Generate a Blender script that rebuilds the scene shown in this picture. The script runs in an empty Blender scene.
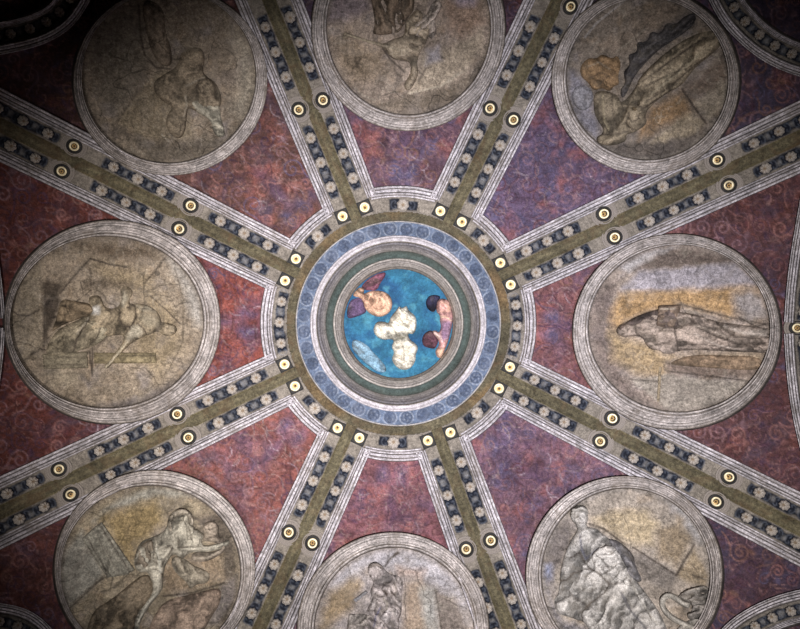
import bpy, math, random
import numpy as np
from mathutils import Vector, Matrix
from mathutils.geometry import delaunay_2d_cdt

# ------------------------------------------------------------------ camera, world, lights
SC = bpy.context.scene
COL = SC.collection
ZC = 1.6                       # eye height
F = 650.0                      # focal length in pixels of an 800 px wide frame
CX, CY = 398.3, 323.5          # where the dome's axis meets the picture
cam = bpy.data.cameras.new('camera'); cam.sensor_width = 36; cam.lens = 36 * F / 800
cam.shift_x = (400 - CX) / 800; cam.shift_y = (CY - 314.5) / 800
cam.clip_start = .05; cam.clip_end = 100
co = bpy.data.objects.new('camera', cam); COL.objects.link(co)
co.location = (0, 0, ZC); co.rotation_euler = (math.pi, 0, 0)
SC.camera = co

w = bpy.data.worlds.new('world'); SC.world = w; w.use_nodes = True
w.node_tree.nodes['Background'].inputs[0].default_value = (.5, .52, .6, 1)
w.node_tree.nodes['Background'].inputs[1].default_value = .02

def spot(name, loc, target, power, colour, size, blend, radius):
    l = bpy.data.lights.new(name, 'SPOT'); l.energy = power; l.color = colour
    l.spot_size = math.radians(size); l.spot_blend = blend; l.shadow_soft_size = radius
    o = bpy.data.objects.new(name, l); COL.objects.link(o); o.location = loc
    o.rotation_euler = (Vector(target) - Vector(loc)).to_track_quat('-Z', 'Y').to_euler()
    return o
spot('added_uplight_main', (.35, .5, .5), (.57, .64, 8), 3250, (1, .95, .90), 68, 1, .25)  # added floor spot, unseen; its soft cone makes the fall-off towards the corners
spot('added_uplight_cool', (1.6, 1.0, .6), (.55, -.05, 7.8), 800, (.70, .76, 1), 50, 1, .2)  # added spot, unseen, cooling the tint around the crown
spot('added_uplight_warm', (-1.6, 1.4, .6), (-1.35, .1, 7.4), 1350, (1, .92, .84), 45, 1, .2)  # added spot, unseen, brightening the left side of the dome

vs = SC.view_settings
vs.view_transform = 'Standard'; vs.look = 'None'; vs.gamma = 1; vs.use_curve_mapping = False
vs.exposure = -0.14

# ------------------------------------------------------------------ helpers
RS, ZS = 4.8, 3.2              # dome radius and the height of its centre
rng = random.Random(7)
SAT = .78                      # old, dusty pigment: everything a little greyed
def lin(c, sat=None):
    c = np.asarray(c, float) / 255
    g = c @ np.array([.3, .55, .15]); c = g + (c - g) * (SAT if sat is None else sat)
    return np.where(c <= .04045, c / 12.92, ((c + .055) / 1.055) ** 2.4)
def depth(px, py):
    u = (np.asarray(px, float) - CX) / F; v = (np.asarray(py, float) - CY) / F
    a = u * u + v * v + 1; b = 2 * (ZC - ZS); c = (ZC - ZS) ** 2 - RS ** 2
    return u, v, (-b + np.sqrt(b * b - 4 * a * c)) / (2 * a)
def P(px, py, h=0.0):
    """point of the dome in direction (px,py), raised h metres towards the room"""
    u, v, t = depth(px, py)
    p = np.stack([u * t, v * t, ZC + t], -1)
    n = (np.array([0, 0, ZS]) - p) / RS
    return p + n * np.asarray(h)[..., None]
def Pd(px, py, d):
    """point d metres beyond the dome's surface level, for the recessed lantern"""
    u, v, t = depth(px, py); t = t + d
    return np.stack([u * t, v * t, ZC + t], -1)

def tag(o, label=None, cat=None, group=None, kind=None):
    if label: o['label'] = label
    if cat: o['category'] = cat
    if group: o['group'] = group
    if kind: o['kind'] = kind
    return o
ORG = {}
def thing(name, loc, label, cat, group=None):
    o = bpy.data.objects.new(name, None); COL.objects.link(o); o.location = [float(x) for x in loc]
    o.empty_display_size = .1
    ORG[o] = np.array(loc, float)
    return tag(o, label, cat, group)
def mesh(name, V, faces, mat, parent=None, col=None, st=None, smooth=True, label=None):
    V = np.asarray(V, float).reshape(-1, 3)
    org = ORG[parent] if parent is not None else np.zeros(3)
    me = bpy.data.meshes.new(name)
    me.from_pydata((V - org).tolist(), [], faces if isinstance(faces, list) else faces.tolist())
    if col is not None:
        col = np.broadcast_to(np.asarray(col, float), V.shape)
        a = me.color_attributes.new('paint', 'FLOAT_COLOR', 'POINT')
        a.data.foreach_set('color', np.concatenate([col, np.ones((len(V), 1))], 1).astype(np.float32).ravel())
    if st is not None:
        a = me.attributes.new('st', 'FLOAT_VECTOR', 'POINT')
        a.data.foreach_set('vector', np.asarray(st, np.float32).ravel())
    if smooth: me.polygons.foreach_set('use_smooth', [True] * len(me.polygons))
    me.materials.append(mat); me.update()
    o = bpy.data.objects.new(name, me); COL.objects.link(o)
    if parent is not None:
        o.parent = parent
    ORG[o] = org
    if label: o['label'] = label
    return o

def hash2(ix, iy, seed):
    n = np.sin(ix * 127.1 + iy * 311.7 + seed * 74.7) * 43758.5453
    return n - np.floor(n)
def vnoise(x, y, seed=0):
    ix, iy = np.floor(x), np.floor(y); fx, fy = x - ix, y - iy
    fx = fx * fx * (3 - 2 * fx); fy = fy * fy * (3 - 2 * fy)
    a = hash2(ix, iy, seed) * (1 - fx) + hash2(ix + 1, iy, seed) * fx
    b = hash2(ix, iy + 1, seed) * (1 - fx) + hash2(ix + 1, iy + 1, seed) * fx
    return a * (1 - fy) + b * fy
def fbm(x, y, seed=0, o=4):
    s = 0; a = .5
    for i in range(o):
        s = s + a * vnoise(x * 2 ** i, y * 2 ** i, seed + i * 3.1); a *= .5
    return s / (1 - .5 ** o)
def seg_dist(px, py, pts, closed=False):
    pts = np.asarray(pts, float)
    if closed: pts = np.vstack([pts, pts[:1]])
    d = np.full(px.shape, 1e9)
    for (ax, ay), (bx, by) in zip(pts[:-1], pts[1:]):
        dx, dy = bx - ax, by - ay; L = dx * dx + dy * dy + 1e-9
        t = np.clip(((px - ax) * dx + (py - ay) * dy) / L, 0, 1)
        d = np.minimum(d, (px - ax - t * dx) ** 2 + (py - ay - t * dy) ** 2)
    return np.sqrt(d)
def inside(px, py, poly):
    poly = np.asarray(poly, float); r = np.zeros(px.shape, bool)
    x0, y0 = poly[-1]
    for x1, y1 in poly:
        c = (y1 > py) != (y0 > py)
        r ^= c & (px < (x0 - x1) * (py - y1) / (y0 - y1 + 1e-12) + x1)
        x0, y0 = x1, y1
    return r
def chaikin(p, n=2, closed=True):
    p = np.asarray(p, float)
    for _ in range(n):
        q = np.roll(p, -1, 0) if closed else p[1:]
        b = p if closed else p[:-1]
        r = np.empty((2 * len(b), 2)); r[0::2] = .75 * b + .25 * q; r[1::2] = .25 * b + .75 * q
        p = r if closed else np.vstack([p[:1], r, p[-1:]])
    return p
def ell(cx, cy, rx, ry, n=24, rot=0):
    t = np.linspace(0, 2 * math.pi, n, endpoint=False)
    x, y = rx * np.cos(t), ry * np.sin(t); c, s = math.cos(rot), math.sin(rot)
    return np.stack([cx + x * c - y * s, cy + x * s + y * c], -1)
def mixc(col, c, a):
    return col + (lin(c) - col) * a[..., None]
def stroke(col, px, py, pts, width, c, alpha=1):
    pts = np.asarray(pts, float); m = width * 1.5 + 1
    k = (px > pts[:, 0].min() - m) & (px < pts[:, 0].max() + m) & (py > pts[:, 1].min() - m) & (py < pts[:, 1].max() + m)
    if not k.any(): return col
    d = seg_dist(px[k], py[k], pts)
    a = alpha * np.clip((width / 2 + .5 - d), 0, 1)
    col[k] = mixc(col[k], c, a); return col
def patch(col, px, py, poly, c, soft=3, alpha=1):
    poly = np.asarray(poly, float); m = soft
    k = (px > poly[:, 0].min() - m) & (px < poly[:, 0].max() + m) & (py > poly[:, 1].min() - m) & (py < poly[:, 1].max() + m)
    if not k.any(): return col
    x, y = px[k], py[k]
    x = x + 3 * (vnoise(px[k] / 7, py[k] / 7, 3) - .5); y = y + 3 * (vnoise(px[k] / 7, py[k] / 7, 5) - .5)
    d = seg_dist(x, y, poly, True) * np.where(inside(x, y, poly), 1, -1)
    col[k] = mixc(col[k], c, alpha * np.clip(d / soft * .5 + .5, 0, 1)); return col

# ------------------------------------------------------------------ materials
class NT:
    def __init__(s, name, rough=.85, metal=0):
        s.m = bpy.data.materials.new(name); s.m.use_nodes = True; s.t = s.m.node_tree
        s.b = s.t.nodes['Principled BSDF']; s.b.inputs['Roughness'].default_value = rough
        s.b.inputs['Metallic'].default_value = metal; s.b.inputs['Specular IOR Level'].default_value = .25
    def n(s, kind, **kw):
        x = s.t.nodes.new(kind)
        for k, v in kw.items(): setattr(x, k, v)
        return x
    def l(s, a, b): s.t.links.new(a, b)
    def noise(s, vec, scale, detail=4, rough=.6, dist=0):
        x = s.n('ShaderNodeTexNoise'); s.l(vec, x.inputs['Vector'])
        x.inputs['Scale'].default_value = scale; x.inputs['Detail'].default_value = detail
        x.inputs['Roughness'].default_value = rough; x.inputs['Distortion'].default_value = dist
        return x.outputs['Fac']
    def rng(s, f, a, b, c, d):
        x = s.n('ShaderNodeMapRange'); s.l(f, x.inputs[0])
        for i, v in enumerate((a, b, c, d)): x.inputs[i + 1].default_value = v
        return x.outputs[0]
    def math(s, op, a, b):
        x = s.n('ShaderNodeMath', operation=op)
        for i, v in enumerate((a, b)):
            if isinstance(v, (int, float)): x.inputs[i].default_value = v
            else: s.l(v, x.inputs[i])
        return x.outputs[0]
    def mul(s, col, fac):
        x = s.n('ShaderNodeVectorMath', operation='SCALE'); s.l(col, x.inputs[0]); s.l(fac, x.inputs['Scale'])
        return x.outputs[0]
    def mix(s, fac, a, b):
        x = s.n('ShaderNodeMix', data_type='RGBA'); s.l(fac, x.inputs['Factor']); s.l(a, x.inputs[6])
        if isinstance(b, tuple): x.inputs[7].default_value = (*lin(b), 1)
        else: s.l(b, x.inputs[7])
        return x.outputs[2]

def paint_material(name, mottle=.35, fine=.5, stain=((120, 115, 135), .25), streak=0, crack=.5, bump=.4, rough=.85, flat=None):
    s = NT(name, rough)
    tc = s.n('ShaderNodeTexCoord').outputs['Object']
    if flat is None:
        a = s.n('ShaderNodeAttribute', attribute_name='paint').outputs['Color']
    else:
        a = s.n('ShaderNodeRGB').outputs[0]; a.default_value = (*lin(flat), 1)
    n1 = s.noise(tc, 2.3, 5, .65, .3); n2 = s.noise(tc, 9, 6, .7, .6); n3 = s.noise(tc, 38, 5, .75)
    f = s.math('MULTIPLY', s.rng(n1, .3, .7, 1 - mottle * .6, 1 + mottle * .6), s.rng(n2, .3, .7, 1 - mottle, 1 + mottle))
    n5 = s.noise(tc, 95, 3, .7)
    f = s.math('MULTIPLY', f, s.rng(n3, .36, .64, 1 - fine, 1 + fine))
    f = s.math('MULTIPLY', f, s.rng(n5, .36, .64, 1 - fine * .7, 1 + fine * .7))
    if streak:
        st = s.n('ShaderNodeAttribute', attribute_name='st').outputs['Vector']
        mp = s.n('ShaderNodeMapping'); s.l(st, mp.inputs['Vector']); mp.inputs['Scale'].default_value = (6, 90, 1)
        n4 = s.noise(mp.outputs[0], 1, 5, .7)
        f = s.math('MULTIPLY', f, s.rng(n4, .32, .68, 1 - streak, 1 + streak))
    if crack:
        wv = s.n('ShaderNodeTexNoise'); s.l(tc, wv.inputs['Vector']); wv.inputs['Scale'].default_value = 3
        ad = s.n('ShaderNodeVectorMath', operation='MULTIPLY_ADD'); s.l(wv.outputs['Color'], ad.inputs[0])
        ad.inputs[1].default_value = (.5, .5, .5); s.l(tc, ad.inputs[2])
        vo = s.n('ShaderNodeTexVoronoi', feature='DISTANCE_TO_EDGE'); s.l(ad.outputs[0], vo.inputs['Vector']); vo.inputs['Scale'].default_value = 2.6
        gate = s.rng(s.noise(tc, 1.7, 2), .48, .6, 0, 1)
        ck = s.math('MULTIPLY', s.rng(vo.outputs['Distance'], .004, .02, crack, 0), gate)
        f = s.math('MULTIPLY', f, s.math('SUBTRACT', 1, ck))
    c = s.mul(a, f)
    if stain:
        k = s.rng(s.noise(tc, 4.3, 5, .7, 1), .5, .72, 0, stain[1])
        c = s.mix(k, c, stain[0])
    s.l(c, s.b.inputs['Base Color'])
    if bump:
        bp = s.n('ShaderNodeBump'); bp.inputs['Strength'].default_value = bump; bp.inputs['Distance'].default_value = .01
        s.l(s.math('ADD', n3, n2), bp.inputs['Height']); s.l(bp.outputs[0], s.b.inputs['Normal'])
    return s.m
M_field = paint_material('roundel_fresco', .38, .42, ((152, 140, 130), .35), bump=.5)
M_fig = paint_material('grisaille_figure', .26, .40, ((165, 150, 130), .25), crack=.5, bump=.5)
M_panel = paint_material('red_arabesque_fresco', .30, .34, ((92, 84, 112), .3), crack=.3)
M_mould = paint_material('pale_moulding', .34, .42, ((104, 90, 76), .6), streak=.5, crack=.3)
M_olive = paint_material('olive_painted_band', .45, .42, ((100, 74, 50), .7), streak=0, crack=.2)
M_strip = paint_material('dark_floral_strip', .22, .34, ((90, 86, 84), .12), crack=0)
M_flower = paint_material('cream_shell_flower', .25, .35, ((120, 105, 95), .3), crack=0)
M_blue = paint_material('blue_scroll_ring', .28, .32, ((130, 140, 165), .4), crack=.2)
M_green = paint_material('green_painted_band', .28, .3, ((84, 90, 84), .3), crack=0)
M_sky = paint_material('blue_sky_fresco', .25, .25, ((30, 85, 140), .45), crack=0, bump=.2)
M_stone = paint_material('lantern_stone', .22, .30, ((112, 104, 92), .4), streak=.3, crack=.2)
M_shell = paint_material('dome_plaster', .3, .3, None, flat=(120, 110, 104))
M_wall = paint_material('lower_wall_plaster', .3, .3, None, flat=(70, 62, 58))
M_floor = paint_material('stone_floor', .3, .3, None, flat=(60, 54, 50))
def gilt(name, colour, rough, metal):
    s = NT(name, rough, metal); s.b.inputs['Base Color'].default_value = (*lin(colour), 1)
    tc = s.n('ShaderNodeTexCoord').outputs['Object']; n = s.noise(tc, 90, 3)
    s.l(s.mul(s_rgb(s, colour), s.rng(n, .3, .7, .75, 1.2)), s.b.inputs['Base Color']); s.b.inputs['Specular IOR Level'].default_value = .5
    return s.m
def s_rgb(s, colour):
    a = s.n('ShaderNodeRGB').outputs[0]; a.default_value = (*lin(colour, 1), 1); return a
M_gilt = gilt('gilt_rim', (250, 236, 200), .4, .25)
M_gold = gilt('gilt_rosette', (206, 174, 118), .4, .3)
M_core = gilt('dark_pin', (70, 42, 24), .5, 0)
M_black = gilt('black_socket', (22, 20, 22), .7, 0)

# ------------------------------------------------------------------ builders on the dome
def grid(mask, box, sp, colour, name, mat, parent, h=.012, hf=None, label=None):
    xs = np.arange(box[0], box[2] + sp, sp); ys = np.arange(box[1], box[3] + sp, sp)
    X, Y = np.meshgrid(xs, ys); m = mask(X, Y)
    q = m[:-1, :-1] & m[1:, :-1] & m[:-1, 1:] & m[1:, 1:]
    use = np.zeros(m.shape, bool)
    for a in (slice(None, -1), slice(1, None)):
        for b in (slice(None, -1), slice(1, None)): use[a, b] |= q
    idx = np.full(m.shape, -1); idx[use] = np.arange(use.sum())
    fc = np.stack([idx[:-1, :-1][q], idx[:-1, 1:][q], idx[1:, 1:][q], idx[1:, :-1][q]], -1)
    x, y = X[use], Y[use]
    hh = h + (hf(x, y) if hf else 0 * x)
    return mesh(name, P(x, y, hh), fc, mat, parent, colour(x, y), label=label)

def sweep(path, prof, name, mat, parent, closed=False, label=None, k=None):
    """path in picture directions, prof = [(offset, height, colour)]"""
    p = np.asarray(path, float)
    t = (np.roll(p, -1, 0) - np.roll(p, 1, 0)) if closed else np.gradient(p, axis=0)
    t /= np.linalg.norm(t, axis=1)[:, None]; nrm = np.stack([-t[:, 1], t[:, 0]], -1)
    L = np.concatenate([[0], np.cumsum(np.linalg.norm(np.diff(p, axis=0), axis=1))])
    V, C, S = [], [], []
    for off, h, c in prof:
        q = p + nrm * (off if k is None else (off * k)[:, None])
        V.append(P(q[:, 0], q[:, 1], np.full(len(q), h))); C.append(np.tile(lin(c), (len(q), 1)))
        S.append(np.stack([L * .01, np.full(len(q), off * .01), np.zeros(len(q))], -1))
    n, m = len(p), len(prof)
    f = []
    for j in range(m - 1):
        for i in range(n if closed else n - 1):
            i2 = (i + 1) % n
            f.append([j * n + i, j * n + i2, (j + 1) * n + i2, (j + 1) * n + i])
    return mesh(name, np.concatenate(V), f, mat, parent, np.concatenate(C), np.concatenate(S), label=label)
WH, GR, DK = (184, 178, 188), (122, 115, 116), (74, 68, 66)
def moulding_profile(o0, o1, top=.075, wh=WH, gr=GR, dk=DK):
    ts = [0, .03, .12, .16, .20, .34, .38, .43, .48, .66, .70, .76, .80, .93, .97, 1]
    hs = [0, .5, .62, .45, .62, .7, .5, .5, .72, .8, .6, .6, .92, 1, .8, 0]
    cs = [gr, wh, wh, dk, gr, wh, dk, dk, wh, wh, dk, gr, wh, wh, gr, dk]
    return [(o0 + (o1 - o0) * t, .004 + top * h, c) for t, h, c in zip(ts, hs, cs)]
def line(p0, p1, n):
    return np.linspace(p0, p1, n)

def relief(name, parent, poly, col, H=.035, w=7, folds=None, strokes=(), blobs=(), base=.018, mat=None, sp=1.5, smooth=2, label=None, var=.35, hi=(), scrib=1):
    poly = chaikin(poly, smooth) if smooth else np.asarray(poly, float)
    # even boundary sampling
    out = []
    for a, b in zip(poly, np.roll(poly, -1, 0)):
        n = max(1, int(np.hypot(*(b - a)) / 2.2)); out += [a + (b - a) * i / n for i in range(n)]
    poly = np.array(out)
    keep = [poly[0]]
    for q in poly[1:]:
        if np.hypot(*(q - keep[-1])) > .7: keep.append(q)
    poly = np.array(keep)
    x0, y0 = poly.min(0); x1, y1 = poly.max(0)
    X, Y = np.meshgrid(np.arange(x0, x1, sp), np.arange(y0, y1, sp)); X[::2] += sp / 2
    X, Y = X.ravel(), Y.ravel()
    k = inside(X, Y, poly); X, Y = X[k], Y[k]
    k = seg_dist(X, Y, poly, True) > sp * .5; X, Y = X[k], Y[k]
    nb = len(poly)
    pts = [Vector((float(a), float(b))) for a, b in poly] + [Vector((float(a), float(b))) for a, b in zip(X, Y)]
    r = delaunay_2d_cdt(pts, [(i, (i + 1) % nb) for i in range(nb)], [], 1, 1e-5)
    V2 = np.array([(v.x, v.y) for v in r[0]]); fc = [list(f) for f in r[2]]
    x, y = V2[:, 0], V2[:, 1]
    d = seg_dist(x, y, poly, True)
    e = np.clip(d / w, 0, 1); h = H * np.sqrt(1 - (1 - e) ** 2)
    c = np.tile(lin(col), (len(x), 1))
    g = fbm(x / 9, y / 9, len(x) % 17)
    c *= (1 + var * (g - .5) * 2)[:, None]
    if folds:
        ang, wl, amp = folds
        a = math.radians(ang)
        al, ac = x * math.cos(a) + y * math.sin(a), -x * math.sin(a) + y * math.cos(a)
        wx = 3.0 * (fbm(x / 15, y / 15, 5) - .5)
        q = np.clip((fbm(al / (wl * 4.5), ac / wl + wx, len(x) % 13 + 2, 3) - .5) * 8, -1.3, 1.3)
        h += H * amp * q * np.clip(d / 3, 0, 1)
        c = mixc(c, tuple(v * .42 for v in col), np.clip(-q - .25, 0, 1) * .75)
        c = mixc(c, tuple(min(255, v * 1.25) for v in col), np.clip(q - .25, 0, 1) * .8)
    wx, wy = x + 7 * (fbm(x / 9, y / 9, 51) - .5), y + 7 * (fbm(x / 9, y / 9, 52) - .5)
    for sc_, s2, fc_, al_ in ((8, 60, .4, .6), (6.5, 61, 1.32, .55), (11, 62, .38, .5)):
        rg = 1 - np.clip(abs(vnoise(wx / sc_, wy / sc_, s2 + len(x) % 7) - .5) / .085, 0, 1)
        rg = rg * scrib * np.clip(fbm(x / 13, y / 13, s2) * 3.5 - 1.2, 0, 1)
        c = mixc(c, tuple(min(255, v * fc_) for v in col), rg * al_)
        h += (.003 if fc_ > 1 else -.003) * rg
    for po, cc, sf, al_ in hi: c = patch(c, x, y, po, cc, sf, al_)
    for bx, by, br, bh in blobs:
        t = np.clip(1 - ((x - bx) ** 2 + (y - by) ** 2) / br ** 2, 0, 1)
        h = np.maximum(h, H * .6 * (d > .3)) if False else h
        h += bh * np.sqrt(t) * np.clip(d / 2, 0, 1)
        c = mixc(c, tuple(min(255, v * 1.18) for v in col), np.clip(t * 1.5, 0, 1) * .7)
    for st in strokes:
        pts_, wd, sc, al = st
        c = stroke(c, x, y, pts_, wd, sc, al)
        sd = seg_dist(x, y, pts_); h -= (.010 if sum(sc) < 300 else -.008) * np.exp(-(sd / max(wd, 1)) ** 2)
    # painted outline
    c = mixc(c, tuple(v * .42 for v in col), np.clip(1.1 - d / 1.3, 0, 1) * .55 * np.clip(fbm(x / 8, y / 8, 31) * 2.4 - .5, .15, 1))
    return mesh(name, P(x, y, base + h), fc, mat or M_fig, parent, c, label=label)

def band(pts, wd):
    p = np.asarray(pts, float); t = np.gradient(p, axis=0); t /= np.linalg.norm(t, axis=1)[:, None]
    n = np.stack([-t[:, 1], t[:, 0]], -1); wd = np.broadcast_to(np.asarray(wd, float) / 2, (len(p),))[:, None]
    return np.vstack([p + n * wd, (p - n * wd)[::-1]])
def T(x0, y0, s):
    return lambda *pts: [(x0 + a / s, y0 + b / s) for a, b in pts]

# ------------------------------------------------------------------ layout of the vault
RIB = [('N', 'NE', 63.7), ('NE', 'E', 24.9), ('E', 'SE', -27.1), ('SE', 'S', -70.1),
       ('S', 'SW', -114.5), ('SW', 'W', -154.6), ('W', 'NW', -206.5), ('NW', 'N', -248.2)]   # clockwise
NICK = {'N': 'flying-figure', 'NE': 'dark-winged', 'E': 'standing-man', 'SE': 'swan', 'S': 'tangled-figures',
        'SW': 'stooping-figure', 'W': 'seated-figure', 'NW': 'faded brown'}
ROUND = {  # outer ellipse, inner ellipse
    'W': ((111, 322, 109, 103), (106, 322, 98, 87)), 'E': ((678, 332, 105, 99), (680, 328.5, 92, 84.5)),
    'N': ((408.5, 26, 98, 104.5), (408.5, 26, 83, 89)), 'NE': ((647, 80, 95, 94), (648, 78, 82, 82)),
    'NW': ((169, 80, 98, 95), (168, 76, 88, 87)), 'SW': ((153.5, 570, 101.5, 99.5), (150, 573, 91, 88)),
    'SE': ((625.5, 576, 99.5, 99.5), (626.5, 576, 85.5, 88)), 'S': ((393, 631, 97, 98), (394, 633, 81, 86))}
def KW(R):
    return 1 + (np.asarray(R, float) - 236) * .0006
def rib_frame(a):
    d = np.array([math.cos(math.radians(a)), -math.sin(math.radians(a))]); return d, np.array([-d[1], d[0]])
C0 = np.array([CX, CY])
RMAX = 590

# ------------------------------------------------------------------ the setting
def shell():
    nth = 240
    rr = list(np.linspace(100, 640, 120)); V, f = [], []
    ang = np.linspace(0, 2 * math.pi, nth, endpoint=False)
    rows = []
    for r in rr: rows.append(P(CX + r * np.cos(ang), CY + r * np.sin(ang), np.zeros(nth)))
    last = rows[-1][0]; phi0 = math.acos((last[2] - ZS) / RS)
    for phi in np.linspace(phi0, math.pi / 2, 30)[1:]:
        rows.append(np.stack([RS * math.sin(phi) * np.cos(ang), RS * math.sin(phi) * np.sin(ang), np.full(nth, ZS + RS * math.cos(phi))], -1))
    for j in range(len(rows) - 1):
        for i in range(nth):
            i2 = (i + 1) % nth
            f.append([j * nth + i, j * nth + i2, (j + 1) * nth + i2, (j + 1) * nth + i])
    o = mesh('ceiling', np.concatenate(rows), f, M_shell); o['kind'] = 'structure'
    md = o.modifiers.new('thickness', 'SOLIDIFY'); md.thickness = .25; md.offset = 1
    return o
cl = shell()
n0 = cl.data.polygons[0].normal; c0 = cl.data.polygons[0].center
if n0.dot(Vector((0, 0, ZS)) - c0) > 0: cl.modifiers[0].offset = -1
ang = np.linspace(0, 2 * math.pi, 96, endpoint=False)
def tube(name, r0, r1, z0, z1, mat):
    V = []
    for r, z in ((r0, z0), (r0, z1), (r1, z1), (r1, z0)):
        V.append(np.stack([r * np.cos(ang), r * np.sin(ang), np.full(96, z)], -1))
    f = []
    for j in range(4):
        for i in range(96):
            i2 = (i + 1) % 96; j2 = (j + 1) % 4
            f.append([j * 96 + i, j * 96 + i2, j2 * 96 + i2, j2 * 96 + i])
    o = mesh(name, np.concatenate(V), f, mat, smooth=False); o['kind'] = 'structure'
tube('wall_round', RS, RS + .25, 0, ZS, M_wall)
tube('trim_1', RS - .22, RS + .02, ZS - .25, ZS, M_wall)
V = np.concatenate([np.stack([(RS + .25) * np.cos(ang), (RS + .25) * np.sin(ang), np.full(96, z)], -1) for z in (0, -.1)])
fl = mesh('floor', V, [list(range(96)), list(range(191, 95, -1))] + [[i, (i + 1) % 96, 96 + (i + 1) % 96, 96 + i] for i in range(96)], M_floor, smooth=False)
fl['kind'] = 'structure'

# ------------------------------------------------------------------ oculus (recessed lantern)
def lathe(name, prof, mat, parent, colour=None, n=220, label=None):
    t = np.linspace(0, 2 * math.pi, n, endpoint=False); V, C, S = [], [], []
    for r, d, c in prof:
        x, y = CX + r * np.cos(t), CY + r * np.sin(t)
        V.append(Pd(x, y, np.full(n, d)))
        C.append(np.tile(lin(c), (n, 1)) if colour is None else colour(r, t, lin(c)))
        S.append(np.stack([r * t * .01, np.full(n, r * .01), np.zeros(n)], -1))
    f = []
    for j in range(len(prof) - 1):
        for i in range(n):
            i2 = (i + 1) % n; f.append([j * n + i, j * n + i2, (j + 1) * n + i2, (j + 1) * n + i])
    return mesh(name, np.concatenate(V), f, mat, parent, np.concatenate(C), np.concatenate(S), label=label)
OC = thing('oculus', P(CX, CY), 'round stepped oculus with blue scroll ring and white cornices at the dome crown', 'oculus')
def olive_col(r, t, c):
    g = fbm(t * 6, r / 8 + 0 * t, 4)
    out = np.tile(c, (len(t), 1)) * (.75 + .5 * g)[:, None]
    return mixc(out, (120, 92, 56), np.clip(fbm(t * 3, r / 30 + 0 * t, 9) * 3 - 1.5, 0, 1))
OL = (86, 79, 60)
lathe('olive_ring', [(r, -.015, OL) for r in np.linspace(115, 103, 7)] + [(102.8, -.01, OL)], M_olive, OC, olive_col)
def scroll_col(r, t, c):
    out = np.tile(c, (len(t), 1)); n = 36
    u = t * n / (2 * math.pi); k = np.floor(u); u = (u - k - .5) * (2 * math.pi * 94 / n); v = r - 94.5
    d = np.hypot(u, v)
    ring = np.exp(-((d - 6.7) / .7) ** 2)
    pet = .5 + .5 * np.cos(5 * np.arctan2(v, u) + k * 2.4 + d * .9)
    mot = np.clip(1 - abs(d - 3.2) / 1.8, 0, 1) * pet
    out = mixc(out, (58, 70, 98), np.clip(6.8 - d, 0, 1) * .75)
    wob = np.clip(fbm(t * 9, r / 9 + 0 * t, 8) * 2.6 - .7, 0, 1)
    out = mixc(out, (140, 150, 170), np.clip(ring * .75 + mot * .55, 0, .9) * wob)
    return out
BL = (86, 102, 132)
lathe('scroll_ring', [(102.9, -.02, (150, 145, 140)), (102.2, -.05, (165, 160, 160)), (101.6, -.05, (165, 160, 160))] +
      [(r, -.035, BL) for r in np.linspace(101.2, 88.2, 22)], M_blue, OC, scroll_col, 900)
lathe('cornice', [(88.2, -.035, DK), (88, -.06, WH), (86.6, -.07, WH), (85.9, -.06, GR), (85.5, -.075, WH), (82.6, -.08, WH), (81.8, -.065, (150, 140, 120)),
      (81.2, -.03, GR), (80.4, -.02, (110, 108, 116))], M_stone, OC, label='white outer cornice')
lathe('drum', [(80.4, -.02, (122, 118, 128)), (79.4, -.01, (146, 142, 150)), (78.9, 0, (104, 100, 106)), (76.6, .03, (136, 130, 134)), (76.2, .035, (100, 96, 100)), (75.8, .04, (146, 140, 142)),
      (73.2, .08, (142, 136, 134)), (72.4, .095, (96, 92, 90))], M_stone, OC)
lathe('green_band', [(72.4, .095, (58, 66, 62)), (71.8, .10, (66, 76, 72)), (68, .115, (72, 88, 86)), (65.6, .125, (64, 76, 74)), (65.2, .125, (52, 58, 56))], M_green, OC, label='dark green painted band')
lathe('inner_cornice', [(65.2, .125, DK), (65, .095, (160, 152, 148)), (63.6, .085, (172, 164, 160)), (63.1, .095, (110, 104, 102)), (61.2, .105, (166, 158, 156)), (60.8, .11, (108, 102, 98)),
      (60.2, .115, (156, 148, 144)), (57.6, .16, (160, 152, 146)), (57.2, .165, (108, 100, 94)), (55.4, .20, (148, 136, 126)), (54.6, .22, (108, 98, 88)), (54, .24, (90, 80, 72))], M_stone, OC)
lathe('lantern_back', [(100, .03, GR), (100, .6, GR), (0.01, .6, GR)], M_shell, OC, n=64)
tq = T(330, 250, 4.493)
D0 = .23
SKYO = thing('ceiling_painting', Pd(CX, CY, D0), 'small round painting of blue sky with white cloud and reclining people inside the oculus', 'painting')
_P = P
def P_sky(px, py, h=0.0):
    return Pd(px, py, D0 - np.asarray(h))
def sky_col(x, y):
    c = np.tile(lin((34, 104, 142)), (len(x), 1)) * (.6 + .8 * fbm(x / 14, y / 14, 2))[:, None]
    c = mixc(c, (24, 74, 128), np.clip(fbm(x / 18, y / 18, 11) * 4 - 2, 0, 1) * .8)
    c = mixc(c, (70, 150, 176), np.clip(fbm(x / 9, y / 9, 21) * 5 - 2.9, 0, 1) * .6)
    return c
P = P_sky
grid(lambda x, y: np.hypot(x - CX, y - CY) < 56, (340, 265, 456, 381), 1.2, sky_col, 'sky', M_sky, SKYO, h=0)
kw = dict(base=.004, sp=1.1)
fl_ = (198, 152, 124)
cl_ = (205, 198, 182)
def puff(cx, cy, r, n=9, seed=0):
    rr = random.Random(seed)
    return [(cx + r * (1 + .22 * rr.uniform(-1, 1)) * math.cos(2 * math.pi * i / n), cy + r * (1 + .22 * rr.uniform(-1, 1)) * math.sin(2 * math.pi * i / n)) for i in range(n)]
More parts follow.
